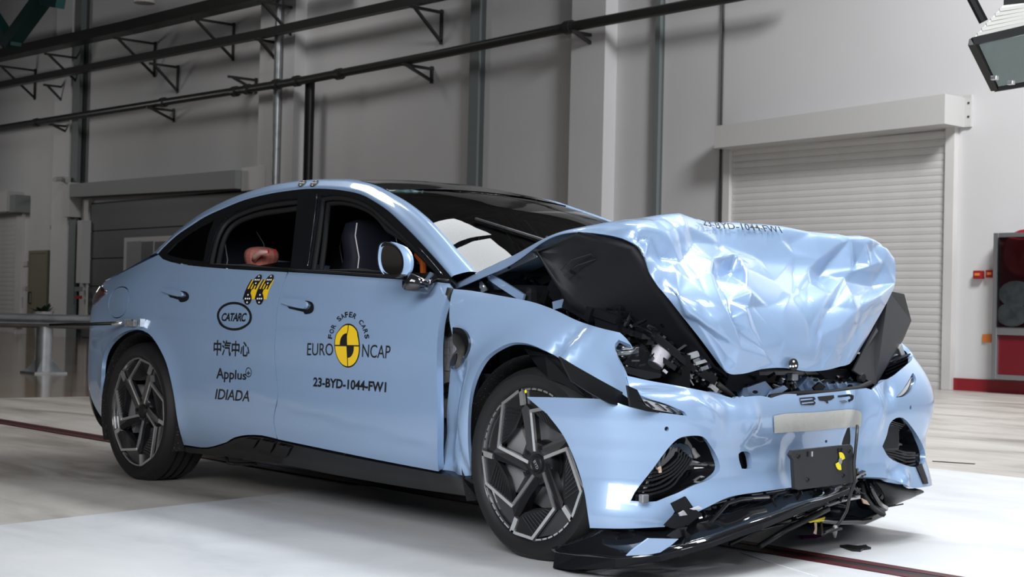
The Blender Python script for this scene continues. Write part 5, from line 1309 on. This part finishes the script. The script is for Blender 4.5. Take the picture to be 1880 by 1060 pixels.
mk('headliner', [(p[0], sg*(abs(p[1])-.02), p[2]-.045) for sg in (-1, 0, 1) for p in hl], [(r*6+i, r*6+i+1, (r+1)*6+i+1, (r+1)*6+i) for r in range(2) for i in range(5)], 'headliner', car, True)
MB().box((-.02, 0, .98), (.5, 1.2, .02)).build('parcel_shelf', 'interior', car)
for h in (hole_r, hole_f):
    uvp = resample(h, .05); P = SIDE.fn(uvp[:, 0], uvp[:, 1])*np.array([1, -1, 1])
    mk('window_glass', P-np.array([0, .012, 0]), [tuple(range(len(P)))], 'dark_glass', car)
lowg = up([(440, 489, 'c'), (505, 477, 'c'), (535, 476, 'c'), (533, 493, 'c'), (480, 491)], 12)
panel('window_glass', SIDE, lowg, [], .04, 'dark_glass', car, 0, off=-.02, out_sign=SGN)
# ================================================================== engine bay
tub = MB(); tub.box((2.85, 0, .36), (.86, 1.06, .22), None, .02); tub.box((2.55, 0, .62), (.06, 1.44, .6)); tub.build('bay_tub', 'interior', car)
MB().box((2.98, 0, .56), (.5, 1.0, .22), None, .04).build('front_trunk_tub', 'black_plastic', car)
for sg in (-1, 1):
    MB().box((2.92, sg*.56, .66), (.5, .16, .24), None, .05).build('strut_tower', 'interior', car)
    MB().box((3.2, sg*.5, .42), (.45, .09, .13), None, .01).build('crash_rail', 'interior', car)
MB().box((3.40, .05, .42), (.06, 1.1, .12), None, .015).build('bumper_beam', 'black_plastic', car)
MB().box((3.30, .05, .44), (.06, .8, .34), None, .01).build('radiator', 'interior', car)
def pb(name, a, b, wid, th, material, parent=car, up_=(0, 0, 1)): return MB().bar(a, b, wid, th, up_).build(name, material, parent)
hng = pb('bonnet_hinge', pY(892, 508, -.735), pY(988, 464, -.735), .008, .034, 'dull_metal')
for x, y in ((897, 507), (934, 489), (984, 468), (885, 527)):
    c = pY(x, y, -.742); MB().lathe([(0, .008), (.007, .008), (.009, .002), (.011, 0)], 10, Matrix.Translation(c) @ RX).build('hinge_bolt', 'pipe_black' if x == 934 else 'alu', hng)
pb('hinge_bracket', pY(886, 516, -.738), pY(890, 536, -.738), .008, .035, 'dull_metal', hng, (1, 0, 0))
pb('hinge_link', pY(899, 508, -.74), pY(962, 548, -.74), .010, .030, 'paint', hng)
MB().tube([pY(994, 470, -.70), pY(1062, 548, -.70), pY(1075, 566, -.70)], [.007, .011, .011], 8).build('gas_strut', 'pipe_black', car)
MB().box(pY(984, 545, -.62), (.14, .06, .05), None, .006).build('fuse_box', 'foam_grey', car)
for (x0, y0, x1, y1, w_, t_, m_, Y) in ((945, 505, 1010, 487, .05, .03, 'black_plastic', -.5), (955, 538, 1012, 512, .04, .03, 'black_plastic', -.55), (1010, 525, 1045, 560, .02, .06, 'dark_liner', -.66), (1040, 540, 1147, 572, .05, .035, 'black_plastic', -.70), (1048, 556, 1140, 588, .05, .03, 'black_plastic', -.74), (1042, 552, 1090, 580, .04, .05, 'black_plastic', -.76), (1105, 592, 1146, 592, .07, .08, 'black_plastic', -.72), (1000, 556, 1008, 532, .03, .03, 'pipe_black', -.66), (1020, 562, 1042, 556, .03, .03, 'paint', -.68), (1098, 590, 1104, 582, .03, .03, 'paint', -.7), (1150, 585, 1200, 622, .05, .05, 'black_plastic', -.66), (1135, 600, 1190, 618, .06, .02, 'black_plastic', -.70)):
    pb('bay_trim', pY(x0, y0, Y), pY(x1, y1, Y), w_, t_, m_)
for i in range(5):
    a_, b_ = pY(1066+3*i, 548+4*i, -.735), pY(1142+i, 576+4*i, -.735); MB().tube([a_, b_], .0035, 5).build('trim_rib', 'pipe_black', car)
# right headlamp remains (on a plane that follows the swept-back lamp)
HX = 3.30
def pH(px, py, off=0.0): return onplane(px, py, (.906, -.423, 0), 3.2136+off)
hlm = MB().prism([pH(*q, -.06) for q in ((1128, 632), (1195, 612), (1260, 640), (1320, 690), (1345, 722), (1300, 716), (1215, 692), (1145, 680))], (-.05, 0, 0)).build('headlamp_housing', 'pipe_black', car)
for y0, m_ in ((640, 'chrome'), (648, 'clear_plastic'), (656, 'piano')):
    MB().tube([pH(1131, y0+1, 0), pH(1150, y0, 0), pH(1170, y0-3, 0)], .015, 8).build('lamp_module', m_, hlm, smooth=True)
MB().prism([pH(*q, +.03) for q in ((1140, 671), (1215, 687), (1212, 694), (1188, 697), (1146, 684))], (-.03, 0, 0)).build('lamp_bezel', 'piano', hlm)
MB().prism([pH(*q, +.02) for q in ((1142, 668), (1178, 632), (1184, 634), (1215, 676), (1213, 690))], (-.004, 0, 0)).build('lamp_lens', 'lens_glass', hlm)
c = pH(1213, 650, -.01); Mr = Matrix.Translation(c) @ Matrix.Rotation(math.radians(-35), 4, 'X')
MB().lathe([(0, .035), (.03, .035), (.042, .028), (.042, .012), (.036, .008), (.032, -.01), (.028, -.05), (0, -.05)], 20, Mr).build('washer_bottle', 'white_plastic', hlm, ang=40)
for (x0, y0, x1, y1, w_, t_, m_) in ((1197, 615, 1275, 680, .015, .022, 'black_plastic'), (1202, 612, 1248, 650, .01, .012, 'piano'), (1215, 660, 1240, 677, .01, .018, 'piano'), (1285, 684, 1312, 700, .03, .03, 'black_plastic'), (1264, 655, 1282, 649, .012, .022, 'clear_plastic'), (1272, 664, 1290, 656, .012, .012, 'chrome'), (1276, 668, 1296, 662, .015, .012, 'clear_plastic'), (1284, 678, 1302, 672, .03, .014, 'chrome'), (1290, 698, 1308, 690, .012, .006, 'white_plastic'), (1306, 705, 1318, 715, .02, .032, 'clear_plastic'), (1262, 690, 1273, 708, .005, .005, 'chrome'), (1259, 692, 1268, 688, .006, .006, 'chrome'), (1218, 680, 1224, 685, .01, .01, 'white_plastic')):
    pb('lamp_fragment', pH(x0, y0, +.02), pH(x1, y1, +.02), w_, t_, m_, hlm)
for i in range(0):
    x = 1215+random.random()*90; y = 628+(x-1215)*.62+random.random()*26; MB().box(pH(x, y, -.05), (.02, .02+.03*random.random(), .008+.012*random.random()), Matrix.Rotation(random.random()*3, 3, 'X')).build('lamp_fragment', random.choice(['piano', 'black_plastic', 'pipe_black', 'wheel_black']), hlm)
def clutter(nm, n, x0, x1, yf, yh, place, mats, parent, lmin=.015, lmax=.06, tilt=.6, seed=3):
    rn = random.Random(seed)
    for i in range(n):
        x = x0+(x1-x0)*rn.random(); y = yf(x)+yh*(rn.random()-.5); c = Vector(place(x, y)); L = lmin+(lmax-lmin)*rn.random()
        d = Vector((rn.uniform(-.3, .3), rn.uniform(-1, 1), rn.uniform(-tilt, tilt))).normalized()*L/2
        MB().bar(c-d, c+d, .004+.012*rn.random(), .003+.008*rn.random(), (rn.random(), rn.random(), 1)).build(nm, rn.choice(mats), parent)
DK = ['piano', 'piano', 'black_plastic', 'pipe_black', 'wheel_black', 'plate_grey']
clutter('lamp_fragment', 60, 1200, 1320, lambda x: 630+(x-1200)*.62, 40, lambda x, y: pH(x, y, .005), DK+['clear_plastic'], hlm, seed=4)
clutter('lamp_fragment', 26, 1135, 1200, lambda x: 650, 44, lambda x, y: pH(x, y, .0), DK+['clear_plastic', 'chrome'], hlm, seed=5)
clutter('bay_fragment', 50, 1040, 1200, lambda x: 552+(x-1040)*.42, 34, lambda x, y: pY(x, y, -.72), DK, car, .02, .09, .5, 6)
clutter('bay_fragment', 26, 920, 1040, lambda x: 530, 40, lambda x, y: pY(x, y, -.60), DK, car, .02, .10, .5, 7)
clutter('latch_fragment', 40, 1360, 1590, lambda x: 702, 26, lambda x, y: pX(x, y, 3.36), DK+['dull_metal'], car, .015, .06, .5, 8)
# running light sliver and bracket strip below the fender tip
dr = MB().prism([pX(*q, 3.46) for q in ((1152, 708), (1170, 716), (1178, 732), (1222, 744), (1256, 757), (1264, 763), (1240, 762), (1190, 756), (1158, 748))], (-.008, 0, 0)).build('running_light', 'gloss_black', car)
MB().prism([pX(*q, 3.468) for q in ((1180, 733), (1222, 745), (1258, 759), (1245, 761), (1200, 752), (1188, 745))], (-.004, 0, 0)).build('running_light_lens', 'clear_plastic', dr)
for x0, y0, x1, y1 in ((1185, 738, 1200, 750), (1205, 742, 1222, 754), (1225, 748, 1240, 759)): pb('lens_facet', pX(x0, y0, 3.474), pX(x1, y1, 3.474), .012, .004, 'piano', dr)
MB().prism([pX(*q, 3.36) for q in ((1028, 655), (1056, 672), (1100, 697), (1157, 728), (1156, 748), (1120, 742), (1080, 720), (1050, 700))], (-.008, 0, 0)).build('fender_bracket', 'pipe_black', car)
# cross member, latch, flaps under the bonnet hem
cmb = MB().prism([pX(*q, 3.38) for q in ((1372, 712), (1405, 700), (1425, 722), (1376, 735))], (-.08, 0, -.01)).build('cross_member', 'paint', car)
MB().prism([pX(*q, 3.40) for q in ((1410, 730), (1418, 718), (1440, 708), (1447, 714), (1425, 728), (1412, 738))], (-.01, 0, 0)).build('torn_strip', 'paint', cmb)
cm2 = MB().prism([pX(*q, 3.38) for q in ((1466, 712), (1482, 693), (1502, 695), (1512, 706), (1582, 703), (1588, 714), (1500, 724), (1478, 728))], (-.10, 0, .01)).build('cross_member', 'paint', car)
for x in (1480, 1500, 1517, 1535, 1552): pb('pressed_rib', pX(x, 703, 3.392), pX(x+8, 719, 3.392), .010, .006, 'paint', cm2, (1, 0, 0))
for x, y, p_ in ((1497, 698, cm2), (1560, 709, cm2), (1386, 720, cmb)): MB().prism([pX(x+4.5*math.cos(a), y+3*math.sin(a), 3.397) for a in np.linspace(0, 6.28, 12, endpoint=False)], (.003, 0, 0)).build('hole', 'pipe_black', p_)
MB().prism([pX(*q, 3.36) for q in ((1338, 684), (1394, 680), (1395, 704), (1342, 720), (1334, 712))], (-.008, 0, 0)).build('flap_panel', 'dark_liner', car)
MB().prism([pX(*q, 3.36) for q in ((1498, 680), (1555, 678), (1562, 690), (1550, 702), (1515, 694))], (-.008, 0, 0)).build('flap_panel', 'dark_liner', car)
MB().tube([pX(1414, 730, 3.43), pX(1460, 724, 3.43), pX(1520, 722, 3.43), pX(1575, 714, 3.43), pX(1598, 704, 3.42)], .012, 8).build('rubber_seal', 'rubber', car, smooth=True)
MB().tube([pX(1318, 706, 3.42), pX(1338, 722, 3.43), pX(1358, 738, 3.44)], [.012, .010, .004], 6).build('torn_seal', 'rubber', car, smooth=True)
lt = MB().box(pX(1455, 692, 3.40), (.03, .035, .03), None, .005).build('bonnet_latch', 'dull_metal', car)
for i in range(9): MB().box(pX(1425+random.random()*55, 688+random.random()*24, 3.37), (.02, .012+.02*random.random(), .01), Matrix.Rotation(random.random()*3, 3, 'X')).build('latch_piece', random.choice(['pipe_black', 'black_plastic', 'cast_metal']), lt)
MB().prism([pX(*q, 3.415) for q in ((1490, 712), (1502, 702), (1512, 710), (1506, 718), (1494, 718))], (.01, 0, 0)).build('loose_clip', 'pipe_black', car)
# far headlamp
fh = MB().prism([pX(*q, 3.28) for q in ((1600, 700), (1655, 634), (1668, 662), (1674, 672), (1640, 690), (1606, 706))], (-.1, .05, 0)).build('headlamp_housing', 'piano', car)
for i in range(4): pb('lamp_fin', pX(1622, 688-6*i, 3.29), pX(1668, 668-6*i, 3.29), .02, .006, 'black_plastic', fh)
MB().prism([pX(*q, 3.285) for q in ((1650, 640), (1656, 632), (1664, 658), (1658, 658))], (-.02, 0, 0)).build('lamp_edge', 'clear_plastic', fh)
MB().lathe([(0, .02), (.016, .02), (.02, .012), (.02, 0)], 14, Matrix.Translation(pX(1578, 694, 3.39)) @ Matrix.Rotation(math.radians(90), 4, 'Y')).build('stop_buffer', 'rubber', car)
# ================================================================== torn lower front
und = MB()
lipb = [(1015, 1043, 3.12), (1045, 1047, 3.22), (1130, 1043, 3.42), (1215, 1031, 3.55), (1265, 1017, 3.58), (1305, 1006, 3.60), (1400, 972, 3.60), (1490, 935, 3.56), (1560, 906, 3.52)]
lipt = [(1019, 1016, 3.12), (1060, 1022, 3.22), (1130, 1027, 3.42), (1210, 1022, 3.55), (1262, 1008, 3.58), (1303, 998, 3.60), (1400, 962, 3.60), (1490, 926, 3.56), (1560, 899, 3.52)]
a = [pX(*q) for q in lipb]; b = [pX(*q) for q in lipt]; n = len(a); off_ = np.array([-.10, .10, .0])
for k_ in range(n): a[k_][2] = max(a[k_][2], .004)
V = a+b+[p+off_*.7 for p in b]+[p+off_*.7 for p in a]
F = [(r*n+i, r*n+i+1, ((r+1) % 4)*n+i+1, ((r+1) % 4)*n+i) for r in range(4) for i in range(n-1)]+[(0, n, 2*n, 3*n), (n-1, 4*n-1, 3*n-1, 2*n-1)]
lip = MB().add(V, F).build('splitter_lip', 'dark_liner', car)
def fsheet(name, A, B, material, n=6, parent=None, bulge=0.0):
    a = np.array([pX(*q) for q in A]); b = np.array([pX(*q) for q in B]); V = []; m_ = len(a)
    for i in range(n+1):
        t = i/n; V += list(a*(1-t)+b*t+np.array([-bulge*4*t*(1-t), 0, 0]))
    F = [(i*m_+j, i*m_+j+1, (i+1)*m_+j+1, (i+1)*m_+j) for i in range(n) for j in range(m_-1)]
    o = mk(name, V, F, material, parent or car, True); o.modifiers.new('t', 'SOLIDIFY').thickness = .005
    return o
lf = fsheet('lower_fascia', [(1024, 1016, 3.13), (1060, 1021, 3.22), (1130, 1026, 3.42), (1210, 1021, 3.55), (1262, 1007, 3.58), (1303, 997, 3.595), (1400, 961, 3.595), (1490, 925, 3.555), (1560, 898, 3.515)],
       [(1036, 1005, 3.13), (1075, 985, 3.20), (1110, 962, 3.28), (1180, 962, 3.40), (1240, 950, 3.44), (1290, 925, 3.47), (1380, 900, 3.47), (1470, 888, 3.46), (1560, 876, 3.45)], 'piano', 8, None, .05)
fsheet('undertray', [(1400, 972, 3.50), (1470, 955, 3.45), (1540, 962, 3.42), (1590, 962, 3.40), (1622, 948, 3.37), (1630, 925, 3.34)], [(1330, 930, 3.38), (1440, 905, 3.36), (1520, 880, 3.36), (1570, 876, 3.36), (1600, 876, 3.35), (1625, 880, 3.33)], 'piano', 8, None, .06)
fsheet('lower_corner', [(1600, 880, 3.40), (1640, 884, 3.40), (1672, 897, 3.37), (1684, 900, 3.35)], [(1618, 930, 3.36), (1638, 927, 3.36), (1662, 917, 3.34), (1682, 904, 3.34)], 'black_plastic', 6, None, -.03)
MB().prism([pX(*q, 3.57) for q in ((1152, 1021), (1163, 1010), (1192, 989), (1246, 990), (1232, 1002), (1212, 1015), (1190, 1019))], (-.008, 0, 0)).build('blue_shard', 'paint', lf)
for poly, m_, X in (((( 1233, 925), (1259, 912), (1275, 935), (1290, 944), (1282, 952), (1286, 947), (1272, 958), (1262, 966), (1252, 958), (1245, 948)), 'dark_liner', 3.53), (((1220, 965), (1238, 946), (1252, 940), (1262, 950), (1258, 966), (1246, 972), (1232, 970)), 'dark_liner', 3.535), (((1247, 943), (1256, 938), (1262, 946), (1249, 948)), 'foam_grey', 3.54), (((1256, 972), (1268, 982), (1266, 1010), (1256, 1010), (1260, 990)), 'dark_liner', 3.55), (((1226, 985), (1246, 970), (1262, 968), (1256, 984), (1240, 991)), 'black_plastic', 3.54), (((1268, 935), (1284, 930), (1290, 934), (1274, 937)), 'white_plastic', 3.54)):
    MB().prism([pX(x, y, X) for x, y in poly], (-.006, 0, 0)).build('torn_plastic', m_, lf)
random.seed(11)
for pts, r_, m_, X in (([(1265, 985), (1300, 965), (1335, 925), (1360, 918), (1410, 914)], .009, 'piano', 3.50), ([(1405, 927), (1470, 915), (1520, 902), (1560, 891), (1576, 905)], .010, 'black_plastic', 3.47), ([(1340, 935), (1360, 915), (1412, 912)], .006, 'black_plastic', 3.47), ([(1420, 930), (1500, 914)], .006, 'piano', 3.46), ([(1395, 1003), (1440, 975), (1500, 945), (1520, 935)], .012, 'black_plastic', 3.5), ([(1300, 975), (1390, 940), (1470, 915)], .012, 'black_plastic', 3.44), ([(1460, 948), (1540, 918), (1575, 912)], .014, 'piano', 3.46), ([(1594, 882), (1602, 905), (1612, 925), (1626, 934)], .014, 'piano', 3.39), ([(1580, 884), (1586, 910), (1600, 930), (1622, 945)], .012, 'black_plastic', 3.40), ([(1630, 931), (1658, 926)], .003, 'wire', 3.36), ([(1340, 1000), (1390, 975), (1450, 955)], .008, 'black_plastic', 3.46)):
    MB().tube([pX(x, y, X) for x, y in pts], r_, 6).build('broken_strut', m_, lf, smooth=True)
for i in range(0):
    x = 1290+random.random()*260; yc = 985-(x-1290)*.30; y = yc-45*random.random()+8
    MB().box(pX(x, y, 3.40), (.03, .02+.07*random.random(), .006+.02*random.random()), Matrix.Rotation(-.3+.6*random.random(), 3, 'X')).build('broken_piece', random.choice(['piano', 'black_plastic', 'pipe_black', 'dark_liner', 'wheel_black', 'plate_grey']), lf)
clutter('broken_piece', 110, 1290, 1590, lambda x: 966-(x-1290)*.26, 44, lambda x, y: pX(x, y, 3.47), DK+['dark_liner'], lf, .02, .11, .35, 9)
MB().prism([pX(*q, 3.43) for q in ((1582, 915), (1592, 920), (1597, 928), (1586, 925))], (-.005, 0, 0)).build('torn_tab', 'beige_tag', lf)
MB().tube([pX(*q) for q in ((1574, 782, 3.53), (1573, 800, 3.55), (1568, 850, 3.59), (1569, 885, 3.59), (1560, 912, 3.58), (1554, 938, 3.57), (1543, 958, 3.56), (1533, 970, 3.55), (1515, 978, 3.54))], .006, 7).build('hanging_cable', 'wire', bump, smooth=True)
MB().tube([pX(*q) for q in ((1535, 966, 3.55), (1532, 975, 3.55), (1533, 988, 3.55))], [.009, .012, .004], 7).build('cable_plug', 'cast_metal', bump, smooth=True)
MB().tube([pX(*q) for q in ((1545, 971, 3.56), (1535, 973, 3.56), (1525, 976, 3.56), (1510, 984, 3.55), (1508, 960, 3.5))], .005, 6).build('torn_wire', 'wire', bump, smooth=True)
MB().tube([pX(*q, 3.5) for q in ((1478, 956), (1488, 959), (1498, 956), (1514, 951), (1512, 956), (1496, 958))], .0035, 6).build('yellow_clip', 'bright_yellow', lf, smooth=True)
MB().prism([pX(*q, 3.5) for q in ((1496, 960), (1500, 961), (1500, 975), (1499, 982), (1494, 980), (1497, 972))], (-.003, 0, 0)).build('paper_tag', 'beige_tag', lf)
# ================================================================== rod on the rear quarter
rod = MB().tube([pY(92, 597.5, -1.12), pY(208, 594, -.97)], .0085, 10).build('sensor_rod', 'pipe_black', car, smooth=True)
MB().tube([pY(207, 594, -.971), pY(224, 593.5, -.955)], .011, 10).build('rod_sleeve', 'alu', rod, smooth=True)
MB().box(pY(240, 593.5, -.95), (.10, .02, .034), None, .003).build('rod_clamp', 'cast_metal', rod)
MB().box(pY(261, 593, -.945), (.012, .03, .042), None, .002).build('rod_end_plate', 'alu', rod)
for i in range(6): MB().box(pY(228+5*i, 588+(i % 3)*5, -.963), (.006, .004, .006)).build('clamp_screw', 'chrome' if i % 2 else 'dull_metal', rod)
# ================================================================== crash-test dummy on the rear seat
dm = empty('crash_test_dummy', (.62, -.38, .48))
def skin_body(name, joints, edges, material, parent):
    me = bpy.data.meshes.new(name); me.from_pydata([tuple(j[:3]) for j in joints], edges, []); me.materials.append(MATS[material])
    o = bpy.data.objects.new(name, me); COL.objects.link(o); o.parent = parent; o.matrix_parent_inverse = Matrix.Translation(-Vector(parent.location))
    o.modifiers.new('s', 'SKIN')
    for v, j in zip(me.skin_vertices[0].data, joints): v.radius = (j[3], j[3])
    me.skin_vertices[0].data[0].use_root = True
    o.modifiers.new('d', 'SUBSURF').levels = 2; o.modifiers['d'].render_levels = 2
    me.polygons.foreach_set('use_smooth', [True]*len(me.polygons)); return o
hc = pY(480, 468, -.40)
J = [(.48, -.38, .60, .12), (.42, -.38, .74, .12), (.36, -.38, .90, .11), (.32, -.39, 1.01, .05), (hc[0]-.01, -.39, hc[2]-.06, .075), (hc[0], -.40, hc[2]-.01, .100), (hc[0]+.005, -.40, hc[2]+.045, .085),
     (.38, -.54, .90, .055), (.58, -.60, .72, .045), (.78, -.56, .66, .035), (.38, -.22, .90, .055), (.58, -.17, .72, .045), (.78, -.21, .66, .035), (.72, -.46, .55, .08), (.95, -.47, .56, .06), (1.0, -.47, .30, .045), (.72, -.30, .55, .08), (.95, -.29, .56, .06), (1.0, -.29, .30, .045)]
E_ = [(0, 1), (1, 2), (2, 3), (3, 4), (4, 5), (5, 6), (2, 7), (7, 8), (8, 9), (2, 10), (10, 11), (11, 12), (0, 13), (13, 14), (14, 15), (0, 16), (16, 17), (17, 18)]
body = skin_body('body', J, E_, 'skin_pink', dm)
def dchild(o): o.parent = dm; o.matrix_parent_inverse = Matrix.Translation(-Vector(dm.location)); return o
P0 = [pY(466, 478, -.475), pY(470, 470, -.485), pY(480, 464, -.49), pY(492, 463, -.485)]
dchild(MB().tube(P0, [.012, .017, .015, .007], 10).build('nose', 'skin_pale', smooth=True))
for x in (493, 506): dchild(MB().lathe([(0, .002), (.008, .002), (.008, 0)], 10, Matrix.Translation(pY(x, 461, -.486)) @ RX).build('paint_mark', 'red_paint'))
tag(dm, 'pink-headed crash test dummy sitting on the rear seat behind the window', 'dummy')
# ================================================================== debris on the floor
def debris(name, pts, material, label_, h=.008):
    c = pZ(*np.mean(np.array(pts), 0)); o = MB().prism([pZ(x, y, .0032) for x, y in pts], (0, 0, h)).build(name, material)
    return tag(o, label_, 'debris')
debris('plastic_shard', [(1542, 1005), (1556, 1004), (1575, 1006), (1590, 1004), (1593, 1007), (1599, 1009), (1585, 1011), (1580, 1014), (1565, 1013)], 'black_plastic', 'jagged black plastic shard lying on the white floor by the track')
debris('plastic_strip', [(1466, 985), (1476, 985), (1500, 984), (1511, 987), (1500, 990), (1474, 991)], 'purple', 'flat purple plastic strip on the white floor under the bumper', .004)
